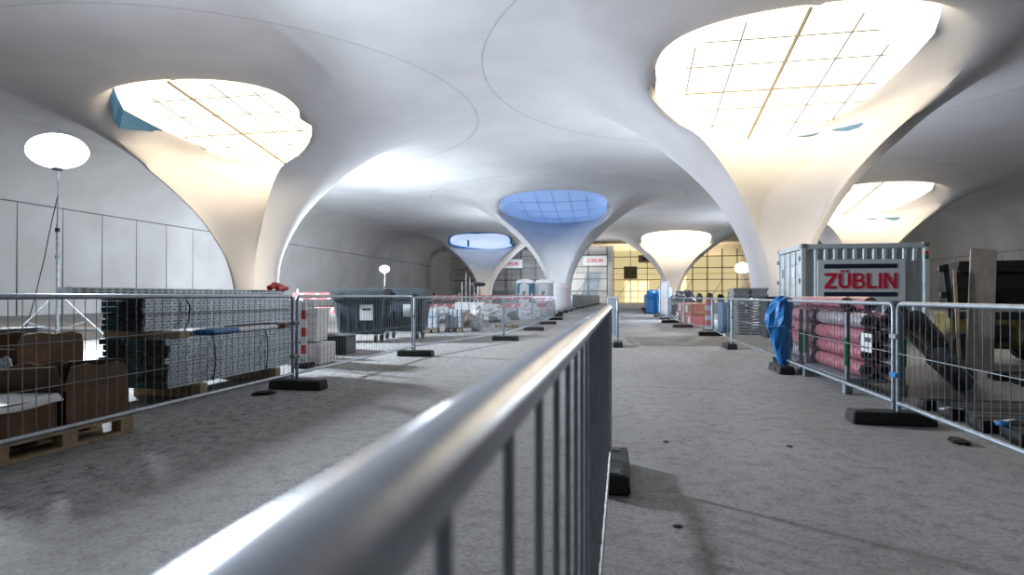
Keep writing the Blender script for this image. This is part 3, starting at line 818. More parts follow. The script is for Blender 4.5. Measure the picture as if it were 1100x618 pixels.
t = thing('yellow_case', 'yellow case hanging on the red board left of the waste containers', 'case', (-7.9, 17.3, .92)); MB().rbox((0, 0, .08), (.5, .12, .16), .03).build('case_body', mat('yellow_plastic', (.7, .5, .05), .5), t); MB().rbox((0, 0, -.45), (.1, .1, .92), .02).build('stand', DARKS, t)
# white sheet stands for the lamplit floor; long white pipes further left
t = thing('lit_floor_sheet', 'bright lamplit floor below the lamp tripod, shown by a long white sheet', 'sheeting', (-12.6, 9.6, 0), .12)
rows = [[(x, y, .05+.02*math.sin(x*3+y*2)) for x in np.linspace(-4.2, 4.4, 30)] for y in np.linspace(-1.5, .9, 10)]
o = MB().grid(rows).build('sheet', WHITE, t, smooth=True); o.modifiers.new('t', 'SOLIDIFY').thickness = .03
for i, (y, l) in enumerate(((17.0, 'lower'), (17.4, 'upper'))):
    tag(MB().tube((-5, 0, 0), (4, .2, 0), .05, 8).build('white_pipe', WHITE), l+' long white pipe lying beyond the lamp tripod at left', 'pipe', 'white pipes', (-16, y, .07+.0*i))

# ------------------------------------------------------------------ waste containers
def bin1100(x, y, rz, label):
    t = thing('waste_container', label, 'waste container', (x, y, 0), rz, 'waste containers')
    w, d = 1.30, 1.0
    def rr(w, d, z, c=.12):
        pts = []
        for cx_, cy_, a0 in ((w/2-c, d/2-c, 0), (-w/2+c, d/2-c, PI/2), (-w/2+c, -d/2+c, PI), (w/2-c, -d/2+c, 1.5*PI)):
            for k in range(4): a = a0+k*PI/6; pts.append((cx_+c*math.cos(a), cy_+c*math.sin(a), z))
        return pts
    b = MB(); b.grid([rr(w*.80, d*.70, .22), rr(w*.84, d*.76, .30), rr(w*.95, d*.92, .85), rr(w*.98, d*.97, 1.12)], closed=True); b.f.append(tuple(range(15, -1, -1))); b.f.append(tuple(range(48, 64))); b.build('tub', BINC, t, smooth=True)
    b = MB(); b.grid([rr(w*.99, d*.99, 1.10), rr(w*1.06, d*1.06, 1.12), rr(w*1.06, d*1.06, 1.19), rr(w*1.0, d*1.0, 1.20)], closed=True); b.f.append(tuple(range(48, 64))); b.build('rim', BINC, t, smooth=True)
    rows = []
    for k in np.linspace(0, 1, 9):
        a = PI*k; rows.append([(x_, -d*.52*math.cos(a), 1.205+.20*math.sin(a)**.6*(1-.10*abs(2*q-1)**3)) for q, x_ in zip(np.linspace(0, 1, 12), np.linspace(-w*.53, w*.53, 12))])
    b = MB(); b.grid(rows)
    for e in (0, 11): b.f.append(tuple(i*12+e for i in range(9)))
    o = b.build('lid', BINC, t, smooth=True)
    MB().tube((-w*.56, d*.50, 1.25), (w*.56, d*.50, 1.25), .035, 8).build('hinge_bar', BINC, t)
    for s in (-1, 1):
        MB().rbox((s*w*.3, -d*.55, 1.235), (.2, .06, .06), .015).build('lid_grip', DARKS, t)
        MB().tube((s*w*.50, 0, 1.0), (s*w*.60, 0, 1.0), .035, 8).build('lifting_trunnion', DARKS, t)
        for q in (-1, 1):
            c = thing0 = MB(); c.lathe([(.03, -.025), (.10, -.025), (.10, .025), (.03, .025)], (0, 0, 0), 14)
            c.v = [(v[2]+s*w*.33, v[0]+q*d*.27, v[1]+.10) for v in c.v]; o = c.build('caster_wheel', RUBBER, t)
            MB().rbox((s*w*.33, q*d*.27, .19), (.08, .14, .06), .01).build('caster_fork', GALV, t)
    for k in range(5): MB().rbox((-w*.34+w*.17*k, -d*.44, .62), (.035, .05, .62), .008).build('stiffening_rib', BINC, t)
    return t
bn = bin1100(-6.66, 14.6, .12, 'dark blue-grey wheeled waste container nearest the bulk bag, with white sticker')
MB().rbox((.25, -.475, .78), (.34, .01, .40), .004).build('sticker', STICK, bn); MB().rbox((.25, -.482, .86), (.22, .006, .05), .002).build('sticker_print', INK, bn)
MB().lathe([(.05, 0), (.06, .01), (.05, .02)], (0, 0, 0), 12).build('drain_cap', DARKS, bn).location = (-.3, -.42, .42)
bn = bin1100(-6.0, 15.95, .05, 'second dark wheeled waste container, partly behind the fence post')
MB().rbox((.2, -.475, .80), (.20, .01, .34), .004).build('sticker', STICK, bn)

# ------------------------------------------------------------------ middle distance on the left: wrapped pallets, bags, timbers, boards
k = 0
for (x, y, w, d, h, m_, l) in [(-6.2, 18.7, .62, .7, .66, FILM, 'film wrapped paver pallet directly behind the slanting fence panel, leftmost'), (-5.5, 19.2, .55, .7, .62, FILM, 'film wrapped paver pallet, second from the left behind the slanting fence'),
                               (-6.2, 24.0, 1.2, 1.0, .8, WHITE, 'white wrapped block pallet further back behind the wrapped pavers')]:
    t = thing('wrapped_pallet', l, 'pallet load', (x, y, 0), .2, 'wrapped pallets')
    b = MB()
    for i in range(3): b.box((-w*.4+w*.4*i, 0, .06), (.12, d, .09))
    b.box((0, 0, .12), (w, d, .03)); b.build('pallet', WOODD, t)
    nx = 4
    for i in range(nx): MB().rbox((-w/2+w/nx*(i+.5), 0, .135+h/2), (w/nx-.012, d*.96, h), .03, top=(.98, .97)).build('block_column', m_, t)
    MB().box((0, 0, .135+h*.6), (w+.01, d*.97, .03)).build('strap', BLUEF, t)
for (x, y, a, b_, c, l, sd) in [(-4.85, 19.6, .22, .24, .85, 'upright white sack beside the wrapped pavers', 4), (-5.9, 26.9, .8, .6, .8, 'wide white bulk bag behind the wrapped pavers', 5),
                               (-4.3, 27.6, .45, .5, .85, 'narrow white bulk bag at the right end of the bags', 6), (-8.2, 25.9, .75, .6, .7, 'low white bulk bag left of the wide one', 8)]:
    crumple('bulk_bag', l, 'bag', (x, y, 0), a, b_, c, BAGW, sd, group='white bulk bags')
crumple('rubble_heap', 'brown heap of earth and offcuts beside the grey timber beams', 'heap', (-5.75, 22.3, 0), .62, .5, .6, mat('brown_earth', (.20, .15, .12), .9, 0, .4, 8, .5), 9)
for i in range(7):
    t = tag(MB().rbox((0, 0, .06), (.13, 4.4+.3*(i % 3), .11), .006).build('packing_timber', WOODD if i % 3 else GREYT), '%s grey timber beam from the left in the flat pile behind the fence' % ORD[i], 'timber', 'flat pile of beams', (-4.7+.17*i, 24.2+.2*(i % 2), .0), -.03)
for i, (x, y, L, l) in enumerate([(-10.6, 31.0, 4.2, 'long red barrier board behind the wrapped pallets, leftmost'), (-6.3, 31.5, 3.4, 'red barrier board in front of the left distant column'), (-4.9, 33.8, 1.4, 'small red barrier board left of the toilets'), (-5.6, 36.0, 1.5, 'dull red barrier board in front of the toilets')]):
    board(x, y, .05, L, l, .55, 2 if i != 3 else 1)
board(-4.35, 35.8, .9, 1.1, 'pink tilted board beside the first white banner', .35, 2, mat('pink_board', (.8, .25, .30), .5))
# light pole cluster and shade in the distance
t = thing('lamp_cluster', 'bunch of thin white lamp poles left of the distant blue column', 'poles', (-11.0, 42.0, 0))
MB().rbox((0, 0, .05), (1.2, .5, .1), .02).build('base', DARKS, t)
for i, h in enumerate((2.2, 2.9, 2.6, 1.9)): MB().tube((-.45+.3*i, 0, .1), (-.45+.3*i, .02, h), .03, 6).build('pole', WHITE, t)
t = thing('stool', 'black round seat on a thin stand left of the distant blue column', 'stool', (-10.7, 43.8, 0))
MB().lathe([(.05, 1.9), (.55, 1.95), (.6, 2.15), (.3, 2.25)], n=14).build('seat', BLACKW, t); MB().tube((0, 0, .05), (0, 0, 1.92), .04, 8).build('stand', WHITE, t); MB().lathe([(.35, 0), (.3, .05)], n=12).build('base', DARKS, t)
# clutter row at floor level beyond
rnd = random.Random(5)
ci = 0
for i in range(9):
    x = -11.9+.95*i; y = 29.6+rnd.uniform(-.3, .3)
    crumple('rubble_sack', '%s pale rubble sack from the left in the row before the red boards' % ORD[i], 'sack', (x, y, 0), rnd.uniform(.3, .5), .35, rnd.uniform(.4, .8), [BAGW, GREYT, CARDI, BAGW, SIGNW][i % 5], 40+i, 8, 'row of rubble sacks')

# ------------------------------------------------------------------ portable toilets
def toilet(x, y, label, side, door, rz=0.):
    t = thing('portable_toilet', label, 'portable toilet', (x, y, 0), rz, 'portable toilets')
    MB().rbox((0, 0, .08), (1.12, 1.12, .16), .02).build('base', TOILETG, t)
    MB().rbox((0, 0, 1.1), (1.08, 1.08, 1.9), .05).build('cabin', side, t)
    rows = [[(s*x_, s*y_, z) for x_, y_ in ((-.56, -.56), (.56, -.56), (.56, .56), (-.56, .56))] for s, z in ((1, 2.04), (1, 2.12), (.8, 2.26), (.3, 2.32))]
    b = MB(); b.grid(rows, closed=True); b.f.append((12, 13, 14, 15)); b.build('roof', TOILETW, t)
    b = MB(); pr = [(-.31, .2)]+[(.31*math.cos(a), 1.86+.14*math.sin(a)) for a in np.linspace(PI, 0, 9)]+[(.31, .2)]
    b.prism(pr, -.60, -.545, 'y'); dr = b.build('door', door, t)
    MB().rbox((.23, -.615, 1.05), (.05, .03, .16), .01).build('door_latch', DARKS, dr)
    g = MB()   # figure pictogram: two rings and bars
    for dz in (1.42, 1.22):
        g.path([(.09*math.cos(a), -.607, dz+.09*math.sin(a)) for a in np.linspace(0, 2*PI, 13)[:-1]], .022, 5, closed=True)
    g.box((-.06, -.607, 1.32), (.04, .012, .3)); g.box((.06, -.607, 1.32), (.04, .012, .3)); g.build('pictogram', INK, dr)
    return t
toilet(-6.35, 39.5, 'portable toilet with white door between teal side walls', TOILETB, TOILETW)
toilet(-5.12, 39.8, 'grey and white portable toilet right beside the teal one', TOILETG, TOILETW)

# ------------------------------------------------------------------ back wall scaffolding
TUBE = mat('scaffold_tube', (.16, .16, .16), .5, .6, .2, 4)
def letter_strokes():
    # capital letters as solid bars and half rings, 1 unit tall
    def bar(p, q, w): 
        d = Vector((q[0]-p[0], q[1]-p[1])).normalized(); n = Vector((-d.y, d.x))*w/2
        return [(p[0]+n.x, p[1]+n.y), (p[0]-n.x, p[1]-n.y), (q[0]-n.x, q[1]-n.y), (q[0]+n.x, q[1]+n.y)]
    def rect(x0, x1, z0, z1): return [(x0, z0), (x1, z0), (x1, z1), (x0, z1)]
    def arc(cx, cz, rx, rz, w, a0, a1, n=10):
        out = []
        for i in range(n):
            t0 = a0+(a1-a0)*i/n; t1 = a0+(a1-a0)*(i+1)/n
            f = lambda t, k: (cx+(rx-k)*math.cos(t), cz+(rz-k)*math.sin(t))
            out.append([f(t0, 0), f(t1, 0), f(t1, w), f(t0, w)])
        return out
    w = .19
    Z = [rect(0, .72, .83, 1), rect(0, .72, 0, .17), [(0, .17), (.24, .17), (.72, .83), (.48, .83)]]
    U = [rect(0, w, .34, 1), rect(.54, .73, .34, 1)]+arc(.365, .34, .365, .34, w*.95, PI, 2*PI, 14)+[rect(.14, .30, 1.06, 1.19), rect(.43, .59, 1.06, 1.19)]
    B = [rect(0, w, 0, 1), rect(w, .38, .845, 1), rect(w, .40, .43, .585), rect(w, .40, 0, .155)]+arc(.38, .7225, .27, .2775, .155, -PI/2, PI/2)+arc(.40, .2925, .30, .2925, .155, -PI/2, PI/2)
    L = [rect(0, w, 0, 1), rect(w, .58, 0, .165)]
    I = [rect(0, w, 0, 1)]
    N = [rect(0, .17, 0, 1), rect(.58, .75, 0, 1), [(.0, 1), (.19, 1), (.75, 0), (.56, 0)]]
    return [(Z, .72), (U, .73), (B, .70), (L, .58), (I, w), (N, .75)]
def lettering(t, w, h, y, m, z=0., x=0.):
    ls = letter_strokes(); gap = .11; tot = sum(a for _, a in ls)+gap*(len(ls)-1); kx = w/tot; px = 0.
    for polys, adv in ls:
        b = MB()
        for j, pl in enumerate(polys): b.prism([(x-w/2+(px+u)*kx, z-h/2+v*h) for u, v in pl], y-.008-.0004*(j % 3), y+.008, 'y')
        b.build('letter', m, t); px += adv+gap
def scaffold(x0, x1, y, h, label, bay=2.6, lift=2.0, depth=.9, boards=True):
    t = thing('scaffold', label, 'scaffold', (x0, y, 0), 0, 'scaffolds on the back wall'); L = x1-x0; n = max(1, int(round(L/bay)))
    for d in (0, depth):
        for i in range(n+1):
            MB().tube((L*i/n, d, 0), (L*i/n, d, h), .05, 6).build('standard', TUBE, t)
        nl = int(h/lift)
        for k in range(1, nl+1): MB().tube((0, d, k*lift), (L, d, k*lift), .045, 6).build('ledger', TUBE, t)
    for k in range(1, int(h/lift)+1):
        if k % 2: MB().tube((0, 0, k*lift-1.0), (L, 0, k*lift-1.0), .03, 5).build('guard_rail', TUBE, t)
        if boards: MB().box((L/2, depth/2, k*lift+.03), (L, depth*.8, .06)).build('platform', WOODD, t)
    for i in range(0, n, 2): MB().tube((L*i/n, 0, .1), (L*(i+1)/n, 0, min(h, 2*lift)), .04, 5).build('brace', TUBE, t)
    return t
scaffold(-30, -17.6, 103.5, 9.2, 'scaffold behind the left distant blue column')
scaffold(-17.0, -9.4, 100.5, 9.2, 'scaffold carrying a sign between the two blue covered columns', boards=False)
scaffold(-8.6, -2.4, 98.9, 9.2, 'scaffold in front of the grey sheeted block in the middle', boards=False)
scaffold(-1.4, 7.2, 105.5, 9.2, 'warm lit scaffold around the glowing doorway')
scaffold(9.5, 24.0, 105.5, 9.2, 'warm lit scaffold right of the distant cream column')
t = thing('site_block', 'pale sheeted block behind the middle scaffold', 'block', (-5.3, 103.0, 0))
MB().rbox((0, 0, 4.75), (7.6, 6.0, 9.5), .05).build('sheeted_wall', mat('pale_sheeting', (.55, .55, .54), .6, 0, .12, .6), t)
MB().prism([(-1.6, 0), (1.0, 0), (1.9, 5.0), (-.6, 5.0)], -3.08, -3.02, 'y').build('dark_sheet', SHEETG, t)
t = thing('site_block', 'grey sheeted wall behind the left scaffolds', 'block', (-17.5, 107.5, 0)); MB().rbox((0, 0, 4.75), (16, 4, 9.5), .05).build('sheeted_wall', mat('grey_sheeting', (.42, .42, .42), .6, 0, .15, .5), t)
def far_sign(x, y, z, w, h, label):
    t = thing('company_sign', label, 'sign', (x, y, z), 0, 'distant signs')
    MB().rbox((0, 0, 0), (w, .06, h), .02).build('panel', SIGNW, t); lettering(t, w*.66, h*.36, -.04, SIGNR)
    for s in (-1, 1): MB().rbox((s*w*.4, .085, 0), (.12, .12, h), .01).build('bracket', TUBE, t)
far_sign(wx(639, 98.66), 98.66, 7.0, 3.9, 1.5, 'distant white sign with red letters on the middle scaffold')
far_sign(wx(549, 100.3), 100.3, 6.7, 3.9, 1.5, 'distant white sign with red letters between the two blue covered columns')
t = thing('company_sign', 'dim brownish sign high on the warm lit scaffold', 'sign', (4.6, 105.41, 7.6), 0, 'distant signs'); MB().rbox((0, 0, 0), (3.6, .06, 1.3), .02).build('panel', WOODD, t); MB().rbox((0, -.04, 0), (2.4, .02, .35), .01).build('lettering_band', SKIP, t)
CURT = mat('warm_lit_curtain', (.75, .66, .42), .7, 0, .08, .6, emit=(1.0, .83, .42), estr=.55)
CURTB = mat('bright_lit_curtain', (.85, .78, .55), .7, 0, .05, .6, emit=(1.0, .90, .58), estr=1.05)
t = thing('lit_doorway', 'glowing warm yellow doorway and sheeting behind the scaffold', 'doorway', (2.9, 107.2, 0))
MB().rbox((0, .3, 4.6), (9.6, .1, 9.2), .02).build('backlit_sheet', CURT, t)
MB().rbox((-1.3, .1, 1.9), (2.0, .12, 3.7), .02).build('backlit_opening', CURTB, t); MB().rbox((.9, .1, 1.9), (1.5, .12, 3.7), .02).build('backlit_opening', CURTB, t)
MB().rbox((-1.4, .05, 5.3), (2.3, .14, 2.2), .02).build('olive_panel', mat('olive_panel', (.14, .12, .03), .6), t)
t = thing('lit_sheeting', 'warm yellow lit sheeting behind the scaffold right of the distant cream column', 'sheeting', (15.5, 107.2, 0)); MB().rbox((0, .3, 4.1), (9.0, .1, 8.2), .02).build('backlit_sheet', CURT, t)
# site clutter at the foot of the back scaffold
rnd = random.Random(12)
for i in range(8):
    x = 6.0+1.5*i
    crumple('site_material', '%s dark heap of site material at the foot of the back scaffold' % ORD[i], 'heap', (x, 97+rnd.uniform(-1, 1), 0), .5, .5, rnd.uniform(1.0, 2.0), [DARKS, SHEETG, WOODD][i % 3], 60+i, 8, 'heaps at the back scaffold')

# ------------------------------------------------------------------ right side: container with sign
CX0, CX1, CY0, CY1, CHH = 4.70, 7.78, 17.0, 19.44, 2.59
t = thing('storage_container', 'light grey corrugated steel storage container with a large sign on its side', 'container', (CX0, CY0, 0))
L, D = CX1-CX0, CY1-CY0
b = MB()
for x in (.06, L-.06):
    for y in (.06, D-.06): b.rbox((x, y, CHH/2), (.12, .12, CHH-.24), .01)
for z in (.10, CHH-.08):
    for y in (.05, D-.05): b.rbox((L/2, y, z), (L-.2, .09, .13), .01)
    for x in (.05, L-.05): b.rbox((x, D/2, z), (.09, D-.2, .13), .01)
b.build('frame', CONT, t)
for x in (.075, L-.075):
    for y in (.075, D-.075):
        for z in (.06, CHH-.06): MB().rbox((x, y, z), (.165, .165, .12), .015).build('corner_casting', GALVD if z > 1 else CONT, t)
def corr(n, L_, amp):
    pts = []; p = L_/n
    for i in range(n): pts += [(i*p, 0), (i*p+p*.28, 0), (i*p+p*.42, amp), (i*p+p*.86, amp)]
    return pts+[(L_, 0)]
c = corr(12, L-.24, .045)
for nm, fn in (('side_panel', lambda u, v, z: (.12+u, .03+v, z)), ('side_panel', lambda u, v, z: (.12+u, D-.03-v, z))):
    o = MB().grid([[fn(u, v, z) for u, v in c] for z in (.16, CHH-.14)]).build(nm, CONT, t); o.modifiers.new('t', 'SOLIDIFY').thickness = .006
c = corr(10, D-.24, .045); o = MB().grid([[(L-.03-v, .12+u, z) for u, v in c] for z in (.16, CHH-.14)]).build('end_panel', CONT, t); o.modifiers.new('t', 'SOLIDIFY').thickness = .006
MB().rbox((L/2, D/2, CHH-.03), (L-.1, D-.1, .04), .01).build('roof', CONT, t)
for s in range(2):
    y0 = .13+s*(D-.26)/2; w = (D-.26)/2-.01
    dr = MB().rbox((.03, y0+w/2, CHH/2), (.05, w, CHH-.34), .01).build('door', CONTD, t)
    for z in (.45, 1.05, 1.65, 2.2): MB().rbox((-.004, y0+w/2, z), (.02, w*.86, .30), .008).build('door_panel', CONTD, dr)
    for q in (.25, .75):
        MB().tube((-.04, y0+w*q, .18), (-.04, y0+w*q, CHH-.18), .017, 8).build('lock_bar', GALV, dr)
        MB().rbox((-.055, y0+w*q+.07, 1.05), (.03, .2, .04), .006).build('door_handle', GALVD, dr)
    MB().rbox((-.02, y0+w*.5, 1.85), (.012, .22, .26), .004).build('door_plate', GALVD if s else WHITE, dr)
    for z in (.4, 1.0, 1.6, 2.2): MB().tube((-.02, (.10 if s == 0 else D-.10), z-.06), (-.02, (.10 if s == 0 else D-.10), z+.06), .025, 8).build('hinge', GALVD, t)
MB().rbox((L-.07, -.004, CHH-.28), (.09, .012, .10), .003).build('red_marker', RED, t); MB().rbox((L-.07, -.004, CHH-.39), (.09, .012, .10), .003).build('green_marker', GREEN, t)
# sign on its side
sx0, sx1 = wx(878, 16.95), wx(973, 16.95); sz1, sz0 = 2.16, 1.06
t = thing('company_sign', 'large white sign with red lettering between two dark bars on the container side', 'sign', ((sx0+sx1)/2, 16.965, (sz0+sz1)/2))
w, h = sx1-sx0, sz1-sz0
MB().rbox((0, 0, 0), (w, .03, h), .012).build('panel', SIGNW, t)
MB().rbox((-.02, -.018, h*.335), (w*.83, .012, h*.105), .003).build('upper_bar', SIGNB, t); MB().rbox((-.02, -.018, -h*.335), (w*.83, .012, h*.105), .003).build('lower_bar', SIGNB, t)
lettering(t, w*.82, h*.37, -.022, SIGNR, -.015, -.02)

# ------------------------------------------------------------------ pink wrapped rolls on stillages
def roll_mesh(L, r, m_, seed):
    rnd = random.Random(seed); t = thing('insulation_roll', '', 'roll'); rows = []
    for i in range(15):
        y = -L/2+L*i/14; k = r*(1-.10*(i in (0, 14)))
        rows.append([(k*(1+rnd.uniform(-.05, .05))*math.cos(a), y, r+k*(1+rnd.uniform(-.05, .05))*math.sin(a)) for a in np.linspace(0, 2*PI, 15)[:-1]])
    b = MB(); b.grid(rows, closed=True); n = 14
    b.build('foil_wrap', m_, t, smooth=True)
    for s in (-1, 1): MB().lathe([(r*.88, -.012), (r*.88, .012)], n=14).build('end_ring', ROLLG, t).matrix_local = Matrix.Translation((0, s*(L/2-.02), r)) @ Matrix.Rotation(PI/2, 4, 'X')
    MB().lathe([(r*.5, -.008), (r*.5, .008)], n=12).build('core_hole', BLACKW, t).matrix_local = Matrix.Translation((0, -L/2+.003, r)) @ Matrix.Rotation(PI/2, 4, 'X')
    return t
rp = [roll_mesh(1.72, .098, ROLLP, 1), roll_mesh(1.72, .098, ROLLG, 2)]; used = [False, False]
def put_roll(k, loc, label, group, rz=0.):
    if not used[k]:
        used[k] = True; rp[k].location = loc; rp[k].rotation_euler = (0, 0, rz); rp[k]['label'] = label; rp[k]['group'] = group; return rp[k]
    return dup(rp[k], loc, rz, label, group)
for gi, (yc, gn) in enumerate(((8.72, 'near'), (10.62, 'far'))):
    for lay in range(4):
        for c in range(2):
            kind = 1 if (gi == 1 and lay == 0) or (gi == 0 and lay == 3 and c == 0) else 0
            put_roll(kind, (2.92+.205*c+.02*(lay % 2), yc+.03*((lay*3+c) % 3), .20+lay*.198), '%s wrapped roll, %s stillage, %s layer from the top, %s' % (('pink', 'grey foil')[kind], gn, ORD[3-lay], ('fence side', 'container side')[c]), 'wrapped rolls in the %s stillage' % gn)
put_roll(0, (2.92, 9.45, .995), 'loose pink roll lying along the top of the stillages, fence side', 'loose rolls on top', .02)
put_roll(0, (3.14, 9.1, .995), 'loose pink roll on top of the stillages, behind the first', 'loose rolls on top', -.05)
put_roll(1, (2.98, 11.2, .995), 'loose grey foil roll on top of the far stillage', 'loose rolls on top', .05)
for gi, (yc, gn) in enumerate(((8.72, 'near'), (10.62, 'far'))):
    t = thing('stillage', '%s green and grey steel stillage holding the pink rolls' % gn, 'stillage', (3.02, yc, 0), 0, 'roll stillages')
    MB().rbox((0, 0, .17), (.66, 1.7, .05), .008).build('base_frame', GALVD, t)
    for y in (-.82, .82):
        for x in (-.31, .30):
            MB().rbox((x, y, .55), (.05, .05, .90), .006).build('post', GALVD, t)
            MB().rbox((x-.012 if x < 0 else x+.012, y, .52), (.05, .056, .34), .006).build('green_sleeve', GREEN, t)
            MB().rbox((x, y, .07), (.09, .09, .14), .01).build('foot_pad', GALVD, t)
t = thing('notice_sign', 'small white notice on the fence in front of the near pink rolls', 'notice', (2.57, 6.95, .70), PI/2)
MB().rbox((0, 0, 0), (.30, .008, .2), .004).build('notice_panel', STICK, t); MB().rbox((-.05, .006, .035), (.16, .004, .05), .001).build('notice_print', INK, t); MB().rbox((.02, .006, -.05), (.2, .004, .02), .001).build('notice_print', INK, t)
t['label'] = 'small white notice fixed on the fence in front of the near pink rolls'
# dark wrapped tubes leaning down beside the rolls
for i, (p, q, r, l) in enumerate([((3.44, 8.35, .98), (4.85, 10.1, .14), .13, 'long black wrapped tube sloping to the floor with a pale end'), ((3.48, 7.95, .90), (4.25, 9.0, .50), .13, 'black wrapped tube sloping from the rolls above the long one'),
                                  ((3.75, 8.0, .48), (4.45, 8.8, .14), .13, 'short black wrapped tube low beside the near stillage'), ((3.44, 7.35, .52), (4.05, 8.0, .13), .12, 'black wrapped tube lowest and nearest in the sloping pile')]):
    t = thing('wrapped_tube', l, 'tube', (0, 0, 0), 0, 'sloping black tubes'); P, Q = Vector(p), Vector(q); t.location = Q; d = P-Q
    MB().path([tuple(d*.12), tuple(d*.5+Vector((0, 0, .01))), tuple(d)], r, 14).build('black_wrap', BLACKW, t, smooth=True)
    MB().path([(0, 0, 0), tuple(d*.05), tuple(d*.13)], r*1.02, 14).build('film_end', FILM, t, smooth=True)

# ------------------------------------------------------------------ blue wrapped post on the right fence
t = thing('blue_wrap', 'crumpled blue tarpaulin wrapped round the right fence post', 'tarpaulin', (2.45, 9.92, 0))
rnd = random.Random(21); rows = []
zz = [.13, .2, .32, .45, .58, .7, .82, .92, 1.02, 1.1, 1.16, 1.19]; rr_ = [.07, .10, .12, .14, .155, .17, .19, .185, .175, .15, .12, .05]
for z, r in zip(zz, rr_):
    row = []
    for j in range(16):
        a = 2*PI*j/16; k = 1+.20*math.sin(3*a+z*6)+rnd.uniform(-.14, .14)
        row.append((r*k*math.cos(a)-.07*math.sin((z-.1)*2.6)+.05, r*.8*k*math.sin(a), z+rnd.uniform(-.015, .015)))
    rows.append(row)
b = MB(); b.grid(rows, closed=True); b.f.append(tuple(range(11*16, 12*16))); b.build('tarpaulin', BLUET, t)
MB().path([(-.20, -.08, .72), (0, -.19, .74), (.17, -.10, .72), (.16, .1, .70), (0, .19, .72), (-.2, .09, .72)], .008, 5, closed=True).build('cord', BLUEF, t)

# ------------------------------------------------------------------ grey tray stacks, clutter between the right fence and the big column
tx, ty = 3.95, 19.9
for i in range(12):
    t = thing('formwork_board', '%s thin grey formwork panel from the top in the stack left of the container' % ORD[11-i], 'panel', (tx+.02*((i*5) % 3), ty, .0+i*.088), .04*((i*3) % 3-1), 'stack of formwork panels')
    MB().box((0, 0, .062), (.86, .9, .045)).build('panel_sheet', GREYT, t)
    for x in (-.38, 0, .38): MB().box((x, 0, .02), (.06, .88, .038)).build('batten', WOODD, t)
def tray(x, y, z, label):
    t = thing('concrete_tray', label, 'tray', (x, y, z), .03, 'grey trays on the panel stack')
    b = MB(); b.grid([[(s*u, s*v, zz_) for u, v in ((-.25, -.4), (.25, -.4), (.25, .4), (-.25, .4))] for s, zz_ in ((.85, 0), (.93, .13), (1, .13), (1, .19), (.9, .19), (.85, .06))], closed=True); b.f.append((20, 21, 22, 23)); b.f.append((3, 2, 1, 0)); b.build('tray_body', GREYT, t)
for i in range(2):
    for c in range(2): tray(tx-.3+.54*c, ty, 1.062+.192*i, '%s grey tray on the %s of the panel stack' % (('lower', 'upper')[i], ('left', 'right')[c]))
t = thing('plant_tray', 'low dark tray stack right of the grey trays, against the container', 'tray', (4.3, 18.35, 0), .0)
MB().rbox((0, 0, .55), (.5, .6, 1.1), .02).build('dark_bin', DARKS, t); MB().rbox((0, 0, 1.14), (.56, .64, .08), .02).build('dark_lid', SKIP, t)
# striped boards and crates
for i, (x, y, l) in enumerate(((3.0, 21.6, 'red and white striped upright board beside the blue panels'), (3.2, 23.0, 'second striped upright board behind the first'))):
    t = thing('striped_board', l, 'board', (x, y, 0), .3, 'striped upright boards')
    for j in range(6): MB().rbox((0, 0, .1+j*.17), (.3, .05, .17), .004).build('red_band' if j % 2 else 'white_band', PINK if j % 2 else WHITE, t)
    MB().rbox((0, 0, .01), (.4, .4, .03), .004).build('base', RUBBER, t)
for i in range(5):
    t = tag(MB().rbox((0, 0, .5), (.05, .9, 1.0), .01).build('blue_board', BLUEF), '%s upright blue panel from the left beside the striped boards' % ORD[i], 'panel', 'upright blue panels', (3.25+.17*i, 20.9, .0))
ci = 0
for i in range(4):
    for j in range(2):
        t = thing('orange_crate', '%s, %s orange crate behind the right fence before the white sheeted panel' % (('lower', 'upper')[j], ('nearest', 'second', 'third', 'furthest')[i]), 'crate', (2.95-.0*i, 24.3+1.15*i, .0+.46*j), .05*i, 'orange crates')
        MB().rbox((0, 0, .22), (.7, .95, .44), .02).build('crate_body', ORANGE if (i+j) % 3 else PINK, t)
        for q in (-.3, 0, .3): MB().rbox((-.353, q, .22), (.02, .14, .28), .005).build('crate_slot', WOODD if (i+j) % 2 else WHITE, t)
crumple('black_sheet_heap', 'heap under a black sheet right of the tall white sheeted panel', 'heap', (3.25, 33.2, 0), .72, .9, 1.45, BLACKW, 31)
t = thing('pipe_heap', 'tangle of thin white pipes on the floor beside the white sheeted panel', 'pipes', (2.95, 29.9, 0)); b = MB(); rnd = random.Random(3)
for i in range(14): b.tube((rnd.uniform(-.5, .3), rnd.uniform(-1.5, 0), rnd.uniform(.04, .4)), (rnd.uniform(-.3, .5), rnd.uniform(0, 1.5), rnd.uniform(.04, .6)), .03, 6)
b.build('pipes', WHITE, t)
t = thing('blue_drape', 'blue draped stand left of the tall white sheeted panel', 'drape', (2.05, 41.5, 0))
rnd = random.Random(8); rows = [[(.42*k*(1+.12*math.sin(5*a)+rnd.uniform(-.05, .05))*math.cos(a), .42*k*math.sin(a), z) for a in np.linspace(0, 2*PI, 17)[:-1]] for k, z in ((1, .05), (.95, .5), (.8, .9), (1.0, 1.2), (.9, 1.55), (.3, 1.62))]
b = MB(); b.grid(rows, closed=True); b.f.append(tuple(range(80, 96))); b.build('drape', BLUET, t); MB().rbox((0, 0, .03), (1.1, .4, .06), .01).build('base', RUBBER, t)
t = thing('blue_banner', 'pale blue banner panel between the blue drape and the white sheeted panel', 'banner', (2.75, 39.5, 0)); MB().rbox((0, 0, .95), (.8, .05, 1.6), .01).build('banner_sheet', mat('pale_blue_sheet', (.30, .48, .62), .5), t); MB().rbox((0, 0, .07), (.9, .3, .14), .01).build('base', RUBBER, t)

